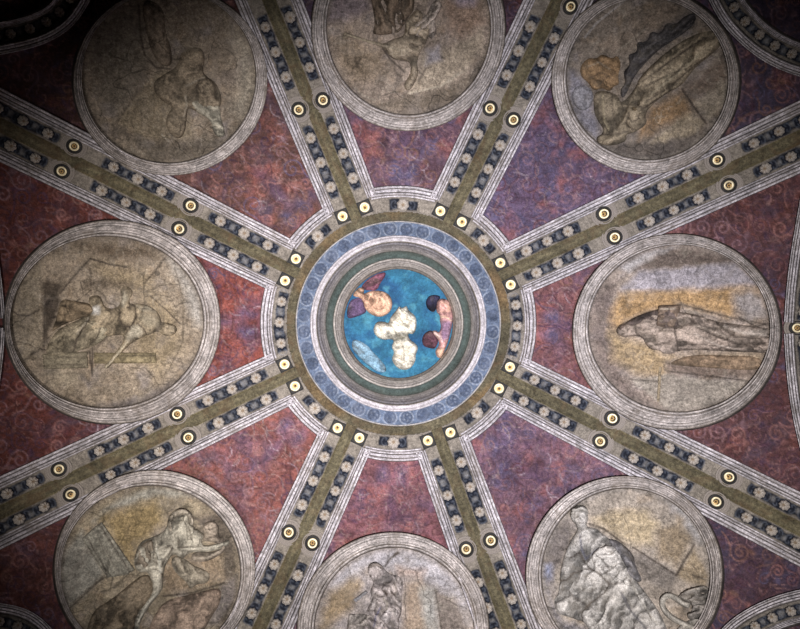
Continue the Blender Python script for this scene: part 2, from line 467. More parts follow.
cl1 = [(300, 270), (310, 252), (325, 262), (345, 248), (352, 272), (385, 295), (390, 330), (385, 365), (370, 380), (350, 372), (355, 400), (385, 420), (398, 440), (385, 470), (385, 500), (360, 535), (325, 540), (295, 525), (275, 490), (290, 460), (275, 435), (290, 405), (265, 400), (245, 405), (215, 395), (195, 370), (198, 338), (215, 320), (245, 322), (265, 330), (272, 300)]
relief('cloud', SKYO, tq(*cl1), cl_, .06, 5, (25, 5, .35), [(tq((260, 330), (285, 350), (300, 380), (330, 395)), 1.3, (120, 112, 92), .8), (tq((350, 372), (335, 395), (310, 400), (290, 405)), 1.4, (112, 110, 96), .8),
       (tq((320, 420), (335, 460), (330, 510)), 1.2, (150, 140, 120), .7), (tq((310, 300), (330, 330), (355, 340)), 1.2, (140, 130, 108), .8), (tq((300, 285), (290, 310), (275, 330)), 1, (150, 140, 118), .7), (tq((350, 280), (345, 310), (370, 320)), 1, (150, 142, 122), .7), (tq((300, 470), (320, 480), (325, 520)), 1, (160, 150, 130), .7), (tq((355, 440), (350, 470), (370, 490)), 1, (150, 142, 120), .7), (tq((215, 345), (235, 360), (230, 385)), 1, (160, 150, 130), .7)],
       [(*tq((330, 310))[0], 8, .03), (*tq((230, 360))[0], 7, .03), (*tq((330, 480))[0], 9, .03), (*tq((370, 345))[0], 5, .03)], label='white cloud cluster', **kw)
p1 = relief('person', SKYO, tq((150, 200), (180, 183), (230, 182), (268, 200), (282, 235), (275, 275), (240, 300), (205, 300), (170, 280), (150, 250), (140, 215), (110, 210), (100, 200), (130, 165), (158, 172)), fl_, .05, 5, (40, 5, .25),
       [(tq((180, 215), (195, 260), (225, 270), (250, 250)), 1.1, (130, 80, 62), .7), (tq((200, 205), (235, 215), (255, 240)), 1.1, (226, 190, 160), .7), (tq((152, 175), (158, 215), (150, 240)), 1, (110, 66, 60), .8)], label='bald person with bare skin at the left', **kw)
relief('garment', p1, tq((135, 170), (170, 130), (215, 105), (252, 98), (248, 120), (225, 150), (212, 182), (175, 182), (158, 180)), (132, 74, 98), .04, 4, (-35, 6, .25), label='rose red garment', **kw)
relief('garment', p1, tq((90, 225), (130, 212), (152, 225), (155, 255), (168, 280), (120, 300), (78, 312), (75, 270)), (96, 74, 112), .04, 4, (20, 6, .2), label='purple garment', **kw)
relief('wing', SKYO, tq((97, 420), (105, 400), (140, 410), (170, 430), (190, 455), (225, 490), (252, 525), (252, 552), (215, 548), (170, 520), (130, 480), (102, 450)), (108, 146, 172), .03, 4, (40, 4, .3), label='pale blue wing', **kw)
p2 = relief('person', SKYO, tq((480, 225), (510, 215), (545, 235), (556, 280), (550, 330), (540, 380), (525, 430), (500, 490), (478, 480), (472, 450), (490, 430), (488, 405), (465, 385), (455, 365), (475, 360), (490, 372), (500, 345), (492, 315), (495, 295), (475, 275)), (178, 126, 124), .05, 4, (80, 6, .2),
       [(tq((500, 240), (520, 262), (515, 285)), 1, (120, 72, 72), .7), (tq((492, 300), (520, 300), (545, 318)), 1.6, (216, 180, 150), .8), (tq((470, 370), (495, 390), (505, 410)), 1.2, (220, 190, 185), .8)], [(*tq((510, 258))[0], 5, .03)], hi=[(tq((492, 238), (530, 232), (536, 278), (500, 284)), (216, 166, 140), 1.5, .9), (tq((495, 320), (552, 310), (545, 390), (500, 412)), (140, 108, 142), 2, .9), (tq((480, 445), (515, 440), (505, 485), (480, 480)), (218, 172, 140), 1.5, .9), (tq((460, 362), (490, 375), (500, 400), (470, 385)), (214, 176, 168), 1, .9)], label='flesh toned person in violet at the right', **kw)
relief('hair', p2, tq((432, 225), (445, 205), (475, 200), (500, 210), (482, 235), (478, 265), (465, 282), (440, 268), (430, 245)), (44, 42, 72), .05, 4, (60, 4, .15), label='dark hair', **kw)
p3 = relief('person', SKYO, tq((412, 400), (425, 372), (455, 358), (470, 375), (488, 408), (480, 430), (470, 445), (440, 440), (418, 430)), (88, 52, 66), .05, 4, (60, 5, .15), label='dark red haired head', **kw)
P = _P

# ------------------------------------------------------------------ red arabesque panels
PANC = {'W': (128, 60, 52), 'NW': (98, 62, 56), 'N': (98, 68, 84), 'NE': (92, 73, 102), 'E': (118, 72, 76), 'SE': (106, 73, 90), 'S': (122, 73, 82), 'SW': (128, 72, 68)}
PANW = {'N': 'purple-red', 'NE': 'violet', 'E': 'rose red', 'SE': 'mauve', 'S': 'pinkish red', 'SW': 'brick red', 'W': 'bright red', 'NW': 'dull maroon'}
def spiral(cx, cy, r, a0, sgn, turns=1.5, tail=1.2):
    t = np.linspace(0, 1, 26); th = a0 + sgn * 2 * math.pi * turns * t; rr = r * (1 - .86 * t)
    s = np.stack([cx + rr * np.cos(th), cy + rr * np.sin(th)], -1)
    tl = np.linspace(tail, 0, 7)[:-1]
    tn = np.array([math.sin(a0), -math.cos(a0)]) * sgn
    s0 = np.stack([s[0, 0] + tn[0] * r * tl + math.cos(a0) * r * .35 * tl ** 2, s[0, 1] + tn[1] * r * tl + math.sin(a0) * r * .35 * tl ** 2], -1)
    return np.vstack([s0, s])
def sector(i):
    k = RIB[i][1]; a1 = RIB[i][2]; a2 = RIB[(i + 1) % 8][2]
    if a2 > a1: a2 -= 360
    return k, a1, a2
def panel_mask(i, lo=26, r0=128, r1=RMAX):
    k, a1, a2 = sector(i)
    d1, n1 = rib_frame(a1); d2, n2 = rib_frame(a2)
    def m(x, y):
        X, Y = x - CX, y - CY; R = np.hypot(X, Y)
        o1 = X * n1[0] + Y * n1[1]; o2 = X * n2[0] + Y * n2[1]
        am = math.radians((a1 + a2) / 2)
        return (o1 > lo) & (o2 < -lo) & (R > r0) & (R < r1) & (X * math.cos(am) - Y * math.sin(am) > 0)
    return m
def strip_paint(S, O, flowers, s0, s1, hw=5.4, seed=0):
    """pigment of a floral strip: pale borders, dark ground between flowers, blue leaf scrolls"""
    pale = (128, 119, 110)
    c = np.tile(lin(pale), (len(S), 1)) * (.78 + .44 * fbm(S / 5, O / 5, seed))[:, None]
    c = stroke(c, S, O, [(s0 - 40, hw + 1.6), (s1 + 40, hw + 1.6)], .8, (92, 86, 84), .8)
    c = stroke(c, S, O, [(s0 - 40, -hw - 1.6), (s1 + 40, -hw - 1.6)], .8, (92, 86, 84), .8)
    c = patch(c, S, O, [(s0, -hw), (s1, -hw), (s1, hw), (s0, hw)], (17, 23, 40), 1.0)
    for i, f in enumerate(flowers):
        for sg in (-1, 1):
            b = f + sg * 8.5
            for so in (-1, 1):
                c = stroke(c, S, O, [(b + sg * 3.5, so * .6), (b + sg * 2.4, so * 3.2), (b, so * 4.2), (b - sg * 1.6, so * 3), (b - sg * .6, so * 1.6)], 1.0, (96, 104, 122), .5)
            if i < len(flowers) - 1 and sg == 1:
                m = (f + flowers[i + 1]) / 2
                c = patch(c, S, O, ell(m, 0, 2.6, 2.8, 10), (118, 116, 118), 1.4, .85)
    return c
# one flower, copied for every place
def flower_mesh():
    nr, nt = 6, 40; V, C, f = [(0, 0, .030)], [lin((150, 120, 88))], []
    for j in range(1, nr + 1):
        q = j / nr
        for i in range(nt):
            t = 2 * math.pi * i / nt; l = math.cos(8 * t)
            r = q * (1 + .07 * l * q)
            V.append((r * math.cos(t), r * math.sin(t), (.034 * math.sqrt(max(0, 1 - q ** 2.4)) + .008 * l * math.sin(math.pi * q) - (.006 if j == nr else 0))))
            c = lin((184, 174, 166)) * (1 + .13 * l * math.sin(math.pi * q))
            if j == 1: c = lin((160, 140, 122))
            if j == 2: c = lin((186, 174, 160))
            C.append(c)
    for i in range(nt):
        f.append([0, 1 + i, 1 + (i + 1) % nt])
        for j in range(nr - 1):
            a = 1 + j * nt; f.append([a + i, a + nt + i, a + nt + (i + 1) % nt, a + (i + 1) % nt])
    me = bpy.data.meshes.new('shell_flower'); me.from_pydata(V, [], f)
    a = me.color_attributes.new('paint', 'FLOAT_COLOR', 'POINT')
    a.data.foreach_set('color', np.concatenate([np.array(C), np.ones((len(C), 1))], 1).astype(np.float32).ravel())
    me.polygons.foreach_set('use_smooth', [True] * len(me.polygons)); me.materials.append(M_flower)
    return me
FLM = flower_mesh()
def frame_at(px, py, dirx):
    p = P(np.array([px]), np.array([py]))[0]; n = Vector(((np.array([0, 0, ZS]) - p) / RS).tolist())
    q = P(np.array([px + dirx[0]]), np.array([py + dirx[1]]))[0]
    x = Vector((q - p).tolist()); s = x.length; x = (x - n * x.dot(n)).normalized(); y = n.cross(x)
    p2 = P(np.array([px - dirx[1]]), np.array([py + dirx[0]]))[0]; s2 = float(np.linalg.norm(p2 - p))
    M = Matrix((x, y, n)).transposed().to_4x4(); return p, M, s, s2
def put_flower(parent, px, py, d, r, h=.02):
    p, M, s, s2 = frame_at(px, py, d)
    o = bpy.data.objects.new('shell_flower', FLM); COL.objects.link(o); o.parent = parent
    n = M.col[2].to_3d()
    loc = Vector((p - ORG[parent]).tolist()) + n * h
    o.matrix_local = Matrix.Translation(loc) @ M @ Matrix.Rotation(rng.uniform(0, 6), 4, 'Z') @ Matrix.Diagonal((r * s * .5 + r * s2 * .5, r * s * .5 + r * s2 * .5, 1, 1))
    return o

for i in range(8):
    k, a1, a2 = sector(i)
    am = (a1 + a2) / 2; d, nn = rib_frame(am)
    loc = P(*(C0 + d * 160))
    pn = thing('arabesque_panel', loc, f'{PANW[k]} arabesque fresco panel surrounding the {NICK[k]} roundel', 'fresco panel', 'red arabesque panels between the ribs')
    (ox, oy, orx, ory), _ = ROUND[k]
    m0 = panel_mask(i)
    mask = lambda x, y: m0(x, y) & (((x - ox) / orx) ** 2 + ((y - oy) / ory) ** 2 > .93)
    base = PANC[k]
    rr = random.Random(i * 5 + 1)
    sp = []
    for R in np.arange(150, 560, 19):
        hw = R * math.tan(math.radians((a1 - a2) / 2)) - 28
        for o in np.arange(9, max(hw, 10), 19):
            r = rr.uniform(6, 10.5); jx, jy = rr.uniform(-3, 3), rr.uniform(-3, 3); a0 = rr.uniform(0, 6.28); sg = rr.choice((-1, 1))
            q = spiral(R + jx, o + jy, r, a0, sg, rr.uniform(1.1, 1.7), rr.uniform(.8, 2))
            cc = rr.choice([(74, 40, 60), (66, 44, 76), (146, 92, 88), (86, 40, 46), (132, 96, 108), (128, 86, 70), (84, 78, 116)])
            wdt = rr.uniform(.8, 1.5)
            for mir in (1, -1):
                w_ = C0 + np.outer(q[:, 0], d) + np.outer(q[:, 1] * mir, nn)
                sp.append((w_, wdt, cc, rr.uniform(.5, .85)))
                if rr.random() < .5: sp.append((w_ + .9, wdt * .6, (158, 108, 106), .4))
            if rr.random() < .55:   # leaf
                for mir in (1, -1):
                    u, v = R + 9 + jx, (o + 9 + jy) * mir
                    lf = ell(u, v, rr.uniform(3, 6), rr.uniform(1.5, 3), 10, a0 * mir)
                    w_ = C0 + np.outer(lf[:, 0], d) + np.outer(lf[:, 1], nn); sp.append((w_, None, cc, .6))
    for _ in range(150):      # thin light and dark brush lines of the foliage
        R = rr.uniform(140, 330); hw = R * math.tan(math.radians((a1 - a2) / 2)) - 28; o = rr.uniform(-hw, hw)
        a0 = rr.uniform(0, 6.28); r = rr.uniform(4, 12); t = np.linspace(a0, a0 + rr.uniform(.5, 2), 9)
        w_ = C0 + np.outer(R + r * np.cos(t), d) + np.outer(o + r * np.sin(t), nn)
        sp.append((w_, rr.uniform(.3, .8), rr.choice([(166, 146, 160), (150, 120, 124), (52, 32, 44), (60, 44, 72), (158, 132, 128)]), rr.uniform(.5, .9)))
    pt = []
    for R, o, ra, rb, cc, al in ((152, 9, 9, 5, (78, 80, 124), .6), (152, -9, 9, 5, (78, 80, 124), .6), (170, 0, 16, 4, (104, 78, 108), .6), (192, 0, 22, 6, (86, 62, 92), .55)):
        e = ell(R, o, ra, rb, 14); pt.append((C0 + np.outer(e[:, 0], d) + np.outer(e[:, 1], nn), cc, al))
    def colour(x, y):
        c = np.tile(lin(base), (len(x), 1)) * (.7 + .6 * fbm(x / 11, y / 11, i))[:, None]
        c = mixc(c, (82, 76, 112), np.clip(fbm(x / 24, y / 24, i + 40) * 5 - 2.7, 0, 1) * (.75 if k in ('NE', 'N', 'SE') else .4))
        c = mixc(c, (158, 84, 74), np.clip(fbm(x / 17, y / 17, i + 60) * 5 - 2.8, 0, 1) * .55)
        o_ = (x - ox) * d[0] + (y - oy) * d[1]          # past the roundel's centre the panel colour drops to a darker maroon
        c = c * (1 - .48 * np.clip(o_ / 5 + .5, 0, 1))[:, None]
        wxx, wyy = x + 9 * (fbm(x / 12, y / 12, i + 70) - .5), y + 9 * (fbm(x / 12, y / 12, i + 71) - .5)
        for sc_, sd_, cc, al in ((8, 80, (70, 38, 46), .75), (7, 81, (172, 124, 120), .5), (10, 82, (64, 48, 78), .6), (6, 83, (60, 34, 40), .5)):
            rg = 1 - np.clip(abs(vnoise(wxx / sc_, wyy / sc_, sd_ + i) - .5) / .075, 0, 1)
            c = mixc(c, cc, rg * al * np.clip(fbm(x / 15, y / 15, sd_ + 9) * 3 - 1, 0, 1))
        for po, cc, al in pt: c = patch(c, x, y, po, cc, 5, al)
        for w_, wd, cc, al in sp:
            if wd is None: c = patch(c, x, y, w_, cc, 1.5, al)
            else: c = stroke(c, x, y, w_, wd, cc, al)
        return c
    ends = []
    for a in (a1, a2):
        dd, _n = rib_frame(a); ends += [C0 + dd * RMAX, C0 + dd * 110]
    ends.append(C0 + d * (RMAX + 5)); ends = np.array(ends)
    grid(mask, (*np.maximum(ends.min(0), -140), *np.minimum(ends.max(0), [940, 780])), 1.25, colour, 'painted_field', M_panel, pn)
    # inner cornice arc and its floral strip
    def arc(R, off):
        t1 = a1 - math.degrees(math.asin(off / R)); t2 = a2 + math.degrees(math.asin(off / R))
        t = np.radians(np.linspace(t1, t2, 40)); return np.stack([CX + R * np.cos(t), CY - R * np.sin(t)], -1)
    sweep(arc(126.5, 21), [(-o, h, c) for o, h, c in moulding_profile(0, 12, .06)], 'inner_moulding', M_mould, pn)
    aw = math.radians(a1 - a2) * 119 - 2 * 20
    nf = 3 if aw > 62 else 1
    fs = [(j - (nf - 1) / 2) * 21 for j in range(nf)]
    amr = math.radians(am)
    def smask(x, y):
        X, Y = x - CX, y - CY; R = np.hypot(X, Y)
        th = (np.arctan2(-Y, X) - amr + math.pi) % (2 * math.pi) - math.pi
        return (R > 111.5) & (R < 127.5) & (abs(th) * 119 < aw / 2 + 12)
    def scol(x, y):
        X, Y = x - CX, y - CY; R = np.hypot(X, Y); th = (np.arctan2(-Y, X) - amr + math.pi) % (2 * math.pi) - math.pi
        hl = min(aw / 2 - 4, fs[-1] + 14)
        return strip_paint(th * 119, R - 119, fs, -hl, hl, 5.2, i)
    xy = arc(119, 18)
    s = grid(smask, (xy[:, 0].min() - 24, xy[:, 1].min() - 24, xy[:, 0].max() + 24, xy[:, 1].max() + 24), .9, scol, 'flower_strip', M_strip, pn, h=.024)
    for f in fs:
        t = amr + f / 119; put_flower(s, CX + 119 * math.cos(t), CY - 119 * math.sin(t), d, 5.2 if nf == 3 else 6.2, .026)

# ------------------------------------------------------------------ ribs
NB = {'N': 'upper', 'NE': 'upper right'}
for i, (ka, kb, a) in enumerate(RIB):
    d, nn = rib_frame(a)
    rib = thing('ceiling_rib', P(*(C0 + d * 240)), f'olive banded rib with floral strips between the {NICK[ka]} and {NICK[kb]} roundels', 'rib', 'radial ribs of the dome')
    pth = C0 + np.outer(np.linspace(112, RMAX, 200), d)
    prof = [(o, h, c) for o, h, c in ((-6.6, .004, (80, 74, 50)), (-6.2, .026, (128, 118, 96)), (-5.4, .03, (92, 84, 58)), (-3, .034, OL), (0, .036, (98, 90, 66)), (3, .034, OL), (5.4, .03, (88, 80, 54)), (6.2, .026, (124, 116, 94)), (6.6, .004, (80, 74, 50)))]
    sweep(pth, prof, 'olive_band', M_olive, rib, k=KW(np.linspace(112, RMAX, 200)))
    for sg in (-1, 1):
        p2 = C0 + np.outer(np.linspace(128, RMAX, 200), d)
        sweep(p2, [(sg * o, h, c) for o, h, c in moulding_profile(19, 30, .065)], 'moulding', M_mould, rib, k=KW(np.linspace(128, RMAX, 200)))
        segs = [(112, 219, [152, 178.5, 205]), (219, 247, []), (247, 346, [271, 298, 325]), (346, 374, []), (374, 480, [399, 427, 455]), (480, RMAX, [505, 535, 565])]
        if i in (1, 2): segs[0] = (112, 219, [147, 170, 193])
        for sa, sb, fs in segs:
            def sm(x, y):
                X, Y = x - CX, y - CY; s_ = X * d[0] + Y * d[1]; o_ = (X * nn[0] + Y * nn[1]) * sg / KW(s_)
                return (s_ > sa - .9) & (s_ < sb + .9) & (o_ > 5.2) & (o_ < 20.5)
            def scl(x, y):
                X, Y = x - CX, y - CY; s_ = X * d[0] + Y * d[1]; o_ = (X * nn[0] + Y * nn[1]) * sg / KW(s_)
                if fs: return strip_paint(s_, o_ - 12.6, fs, fs[0] - 12.5, fs[-1] + 12.5, 5.2, i + sa)
                return strip_paint(s_, o_ - 12.6, [], -9999, -9990, 5.2, i + sa)
            cs = np.array([C0 + d * s_ + nn * o_ * sg for s_ in (sa, sb) for o_ in (4, 26)])
            if cs[:, 0].max() < -130 or cs[:, 0].min() > 930 or cs[:, 1].max() < -120 or cs[:, 1].min() > 750: continue
            st = grid(sm, (*(cs.min(0) - 2), *(cs.max(0) + 2)), .9, scl, 'flower_strip' if fs else 'plain_strip', M_strip, rib, h=.02)
            for f in fs:
                q = C0 + d * f + nn * 12.6 * sg * KW(f)
                if -60 < q[0] < 860 and -60 < q[1] < 690: put_flower(st, q[0], q[1], d, rng.uniform(5.2, 6.0), .022)

# ------------------------------------------------------------------ gilt bosses
def lathe_mesh(name, prof, mat, n=28, square=False):
    V, f = [], []
    for r, z in prof:
        for j in range(n):
            t = 2 * math.pi * j / n
            k = r
            if square: k = r / max(abs(math.cos(t + math.pi / 4)), abs(math.sin(t + math.pi / 4)))
            V.append((k * math.cos(t + (math.pi / 4 if square else 0)), k * math.sin(t + (math.pi / 4 if square else 0)), z))
    for a in range(len(prof) - 1):
        for j in range(n):
            j2 = (j + 1) % n; f.append([a * n + j, (a + 1) * n + j, (a + 1) * n + j2, a * n + j2])
    f.append([(len(prof) - 1) * n + j for j in range(n)][::-1])
    me = bpy.data.meshes.new(name); me.from_pydata(V, [], f); me.materials.append(mat)
    if not square: me.polygons.foreach_set('use_smooth', [True] * len(me.polygons))
    return me
def painted(me, col):
    a = me.color_attributes.new('paint', 'FLOAT_COLOR', 'POINT')
    a.data.foreach_set('color', np.tile([*lin(col), 1], (len(me.vertices), 1)).astype(np.float32).ravel()); 
    b = me.attributes.new('st', 'FLOAT_VECTOR', 'POINT')
    return me
MS_sq = lathe_mesh('socket', [(6.9, 0), (6.9, 1.4), (6.3, 1.4), (5.9, .9), (.1, .9)], M_black, 16, True)
MS_rd = lathe_mesh('socket', [(8.0, 0), (7.8, 3.4), (7.0, 3.8), (6.2, 2.4), (.1, 2.2)], M_black, 32)
MS_sur = painted(lathe_mesh('surround', [(13.4, 0), (13.0, 1.6), (12.2, 1.9), (11.6, 1.2), (11, 1.2), (10.6, 2.2), (9.7, 2.4), (9.2, 1.5), (8.6, 1.5), (8.2, 2.4), (7.2, 2.2), (.1, 2.0)], M_mould, 40), (146, 136, 130))
MS_rim = lathe_mesh('gilt_rim', [(5.1, .9), (4.9, 3.6), (4.3, 4.4), (3.6, 4.3), (3.2, 3.4), (2.9, 2.0), (.1, 1.9)], M_gilt, 36)
MS_pin = lathe_mesh('pin', [(1.1, 2.6), (1.0, 5.0), (.5, 5.3), (.05, 5.3)], M_core, 12)
def rosette_mesh():
    n = 40; prof = [(.2, 4.3), (.9, 4.2), (1.5, 3.8), (2.0, 3.0), (2.2, 1.9)]; V, f = [], []
    for r, z in prof:
        for j in range(n):
            t = 2 * math.pi * j / n; k = r * (1 + .10 * math.cos(6 * t)); V.append((k * math.cos(t), k * math.sin(t), z + .25 * math.cos(6 * t)))
    for a in range(len(prof) - 1):
        for j in range(n):
            j2 = (j + 1) % n; f.append([a * n + j, (a + 1) * n + j, (a + 1) * n + j2, a * n + j2])
    me = bpy.data.meshes.new('rosette'); me.from_pydata(V, [], f); me.materials.append(M_gold)
    me.polygons.foreach_set('use_smooth', [True] * len(me.polygons)); return me
MS_ros = rosette_mesh()
def boss(px, py, dirx, square, label, tilt, h=.02, sz=1):
    p, M, s, s2 = frame_at(px, py, dirx); n = M.col[2].to_3d(); sc = (s + s2) / 2 * sz
    o = thing('gilt_boss', np.array(p) + np.array(n) * h, label, 'boss', 'gilt rosette bosses on the ribs')
    o.rotation_euler = (M @ Matrix.Rotation(0, 4, 'Z')).to_euler()
    parts = [('socket', MS_sq if square else MS_rd, 'black socket'), ('gilt_rim', MS_rim, None), ('rosette', MS_ros, None), ('pin', MS_pin, 'dark pin')]
    if not square: parts.append(('surround', MS_sur, 'pale concentric ring surround'))
    for nm, me, lb in parts:
        c = bpy.data.objects.new(nm, me); COL.objects.link(c); c.parent = o; c.scale = (sc, sc, sc * .8)
        if nm in ('rosette', 'pin', 'gilt_rim'):
            c.rotation_euler = (rng.uniform(-.12, .12), rng.uniform(-.12, .12), rng.uniform(0, 3))
        if lb: c['label'] = lb
    return o
BR = {6: (0, 3, 9), 5: (0, 3, 9), 1: (-2, -3, -2), 2: (-1, -2, 4), 0: (-1, -2, 0)}   # small irregularities of the setting-out
for i, (ka, kb, a) in enumerate(RIB):
    d, nn = rib_frame(a)
    for sg, me_, ot in ((-1, ka, kb), (1, kb, ka)):
        for ri, (R, sq, where) in enumerate(((120.5, True, 'at oculus end of'), (236, False, 'midway along'), (361, False, 'at outer end of'))):
            R += BR.get(i, (0, 0, 0))[ri]; q = C0 + d * R + nn * 13 * sg * KW(R)
            if not (4 < q[0] < 796 and 2 < q[1] < 627): continue
            boss(q[0], q[1], d, sq, f'gilt boss {where} rib between {NICK[me_]} and {NICK[ot]} roundels, {NICK[me_]} side'.replace('faded brown', 'faded'), 0, .02)
boss(798.5, 328, (1, 0), False, 'gilt boss at the right edge where two arches meet beyond the standing-man roundel', 0, .03, 1.0)

# ------------------------------------------------------------------ outer arches
ARCH = [
    ('right', [(806, 170), (800, 205), (792, 250), (787, 290), (785, 322)], -1, 'moulded arch curving up along the right edge above the edge boss'),
    ('right', [(785, 334), (787, 370), (792, 410), (801, 450), (815, 500), (830, 535)], -1, 'moulded arch curving down along the right edge below the edge boss'),
    ('left', [(-14, 200), (-4, 245), (2, 290), (4, 318)], 1, 'sliver of moulded arch at left edge above the seated-figure roundel middle'),
    ('left', [(4, 328), (2, 362), (-4, 400), (-14, 440)], 1, 'sliver of moulded arch at left edge below the seated-figure roundel middle'),
    ('tr', [(704, -12), (720, 20), (738, 40), (757, 56), (778, 68), (800, 76), (830, 84), (860, 88)], -1, 'dark arch with floral strip in the top right corner'),
    ('br', [(708, 648), (725, 626), (745, 611), (772, 598), (800, 590), (840, 584)], 1, 'moulded arch with dark floral strip in the bottom right corner'),
    ('bl', [(-30, 598), (0, 604), (18, 607), (36, 615), (52, 630), (62, 648)], 1, 'shadowy moulded arch in the bottom left corner'),
    ('tl', [(-40, 62), (0, 54), (30, 48), (56, 38), (76, 22), (92, -4), (100, -30)], -1, 'nearly black moulded arch with flowers in the top left corner')]
for nm, pts, sg, lb in ARCH:
    p = chaikin(pts, 3, closed=False)
    L = np.concatenate([[0], np.cumsum(np.linalg.norm(np.diff(p, axis=0), axis=1))])
    g = np.linspace(0, L[-1], int(L[-1] / 3)); p = np.stack([np.interp(g, L, p[:, 0]), np.interp(g, L, p[:, 1])], -1)
    ar = thing('arch_border', P(*p[len(p) // 2]), lb, 'arch', 'arch borders around the outer rim')
    sweep(p, [(sg * o, h, c) for o, h, c in moulding_profile(0, 11, .10)], 'moulding', M_mould, ar)
    fs = list(np.arange(10, L[-1] - 6, 22.0))
    tg = np.gradient(p, axis=0); tg /= np.linalg.norm(tg, axis=1)[:, None]; nv = np.stack([-tg[:, 1], tg[:, 0]], -1) * sg
    os_ = np.linspace(11, 27, 20); gs = np.linspace(0, L[-1] - .01, int(L[-1] / .9))
    G, O = np.meshgrid(gs, os_)
    bx = np.stack([np.interp(G, g, p[:, 0]), np.interp(G, g, p[:, 1])], -1); nb = np.stack([np.interp(G, g, nv[:, 0]), np.interp(G, g, nv[:, 1])], -1)
    Q = (bx + nb * O[..., None]).reshape(-1, 2); nG = len(gs)
    f = [[j * nG + t, j * nG + t + 1, (j + 1) * nG + t + 1, (j + 1) * nG + t] for j in range(19) for t in range(nG - 1)]
    st = mesh('flower_strip', P(Q[:, 0], Q[:, 1], np.full(len(Q), .045)), f, M_strip, ar, strip_paint(G.ravel(), O.ravel() - 19, fs, 2, L[-1] - 2, 5.6, 3))
    sweep(p, [(sg * o, h, c) for o, h, c in moulding_profile(27, 34, .10)], 'outer_moulding', M_mould, ar)
    for fx in fs:
        x, y = np.interp(fx, g, p[:, 0]) + 19 * np.interp(fx, g, nv[:, 0]), np.interp(fx, g, p[:, 1]) + 19 * np.interp(fx, g, nv[:, 1])
        put_flower(st, x, y, (1, 0), 5.2, .047)

# ------------------------------------------------------------------ round frescoes in low relief
RLAB = {
    'W': 'round fresco of a robed figure seated at a desk, left of the oculus',
    'E': 'round fresco of a standing robed man on gold ground, right of the oculus',
    'N': 'round fresco of a flying figure with feathered wing, above the oculus',
    'NE': 'round fresco of a draped figure under a dark wing, upper right',
    'NW': 'faded brown round fresco with pale patch, upper left',
    'SW': 'round fresco of a stooping figure reaching out beside pale slabs, lower left',
    'SE': 'round fresco of a crowned figure with a curving-necked swan, lower right',
    'S': 'whitish round fresco of tangled helmeted figures, cut by the bottom edge'}
def roundel(k, ground, patches, strokes, rim=(96, 84, 74)):
    (ox, oy, orx, ory), (ix, iy, irx, iry) = ROUND[k]
    R = thing('painted_roundel', P(ix, iy), RLAB[k], 'round fresco', 'round frescoes of the vault')
    n = 200; t = np.linspace(0, 2 * math.pi, n, endpoint=False)
    L = t * (orx + ory) / 2
    V, C, S = [], [], []
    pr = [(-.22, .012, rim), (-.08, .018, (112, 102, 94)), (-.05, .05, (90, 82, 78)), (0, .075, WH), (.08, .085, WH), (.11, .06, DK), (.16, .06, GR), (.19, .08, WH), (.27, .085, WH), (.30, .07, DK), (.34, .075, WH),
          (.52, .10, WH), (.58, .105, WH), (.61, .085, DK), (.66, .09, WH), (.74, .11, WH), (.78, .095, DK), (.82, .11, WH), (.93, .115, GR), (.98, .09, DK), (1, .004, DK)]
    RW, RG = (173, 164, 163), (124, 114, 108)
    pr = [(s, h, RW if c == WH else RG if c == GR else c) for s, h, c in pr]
    for s, h, c in pr:
        x = ix + (ox - ix) * s + (irx + (orx - irx) * s) * np.cos(t); y = iy + (oy - iy) * s + (iry + (ory - iry) * s) * np.sin(t)
        V.append(P(x, y, np.full(n, h))); C.append(np.tile(lin(c), (n, 1))); S.append(np.stack([L * .01, np.full(n, s * .14), np.zeros(n)], -1))
    f = []
    for j in range(len(pr) - 1):
        for i in range(n):
            i2 = (i + 1) % n; f.append([j * n + i, j * n + i2, (j + 1) * n + i2, (j + 1) * n + i])
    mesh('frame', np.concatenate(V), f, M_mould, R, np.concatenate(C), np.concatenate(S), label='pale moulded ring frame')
    sd = ord(k[0]) + len(k)
    def colour(x, y):
        c = np.tile(lin(ground), (len(x), 1)) * (.72 + .56 * fbm(x / 13, y / 13, sd))[:, None]
        c = mixc(c, (146, 122, 96), np.clip(fbm(x / 10, y / 10, sd + 9) * 5 - 2.9, 0, 1) * .4)
        c = mixc(c, (136, 130, 138), np.clip(fbm(x / 16, y / 16, sd + 19) * 5 - 2.9, 0, 1) * .4)
        q = np.sqrt(((x - ix) / irx) ** 2 + ((y - iy) / iry) ** 2)
        for po, cc, sf, al in patches: c = patch(c, x, y, po, cc, sf, al)
        for pts, wd, cc, al in strokes: c = stroke(c, x, y, pts, wd, cc, al)
        wx, wy = x + 8 * (fbm(x / 14, y / 14, sd + 30) - .5), y + 8 * (fbm(x / 14, y / 14, sd + 31) - .5)
        for sc_, s2, cc, al in ((9, 40, D, .5), (6, 41, LT, .35), (13, 42, D, .4)):
            rg = 1 - np.clip(abs(vnoise(wx / sc_, wy / sc_, sd + s2) - .5) / .06, 0, 1)
            c = mixc(c, cc, rg * al * np.clip(fbm(x / 20, y / 20, s2) * 3.5 - 1.4, 0, 1))
        c = mixc(c, rim, np.clip((q - .93) / .05, 0, 1) * .55)
        return c
    hf = lambda x, y: .006 * (fbm(x / 5, y / 5, 3) - .5)
    grid(lambda x, y: ((x - ix) / irx) ** 2 + ((y - iy) / iry) ** 2 < 1.0, (ix - irx, iy - iry, ix + irx, iy + iry), 1.15, colour, 'painted_ground', M_field, R, h=.018, hf=hf)
    return R
D = (62, 52, 46); LT = (176, 166, 150)

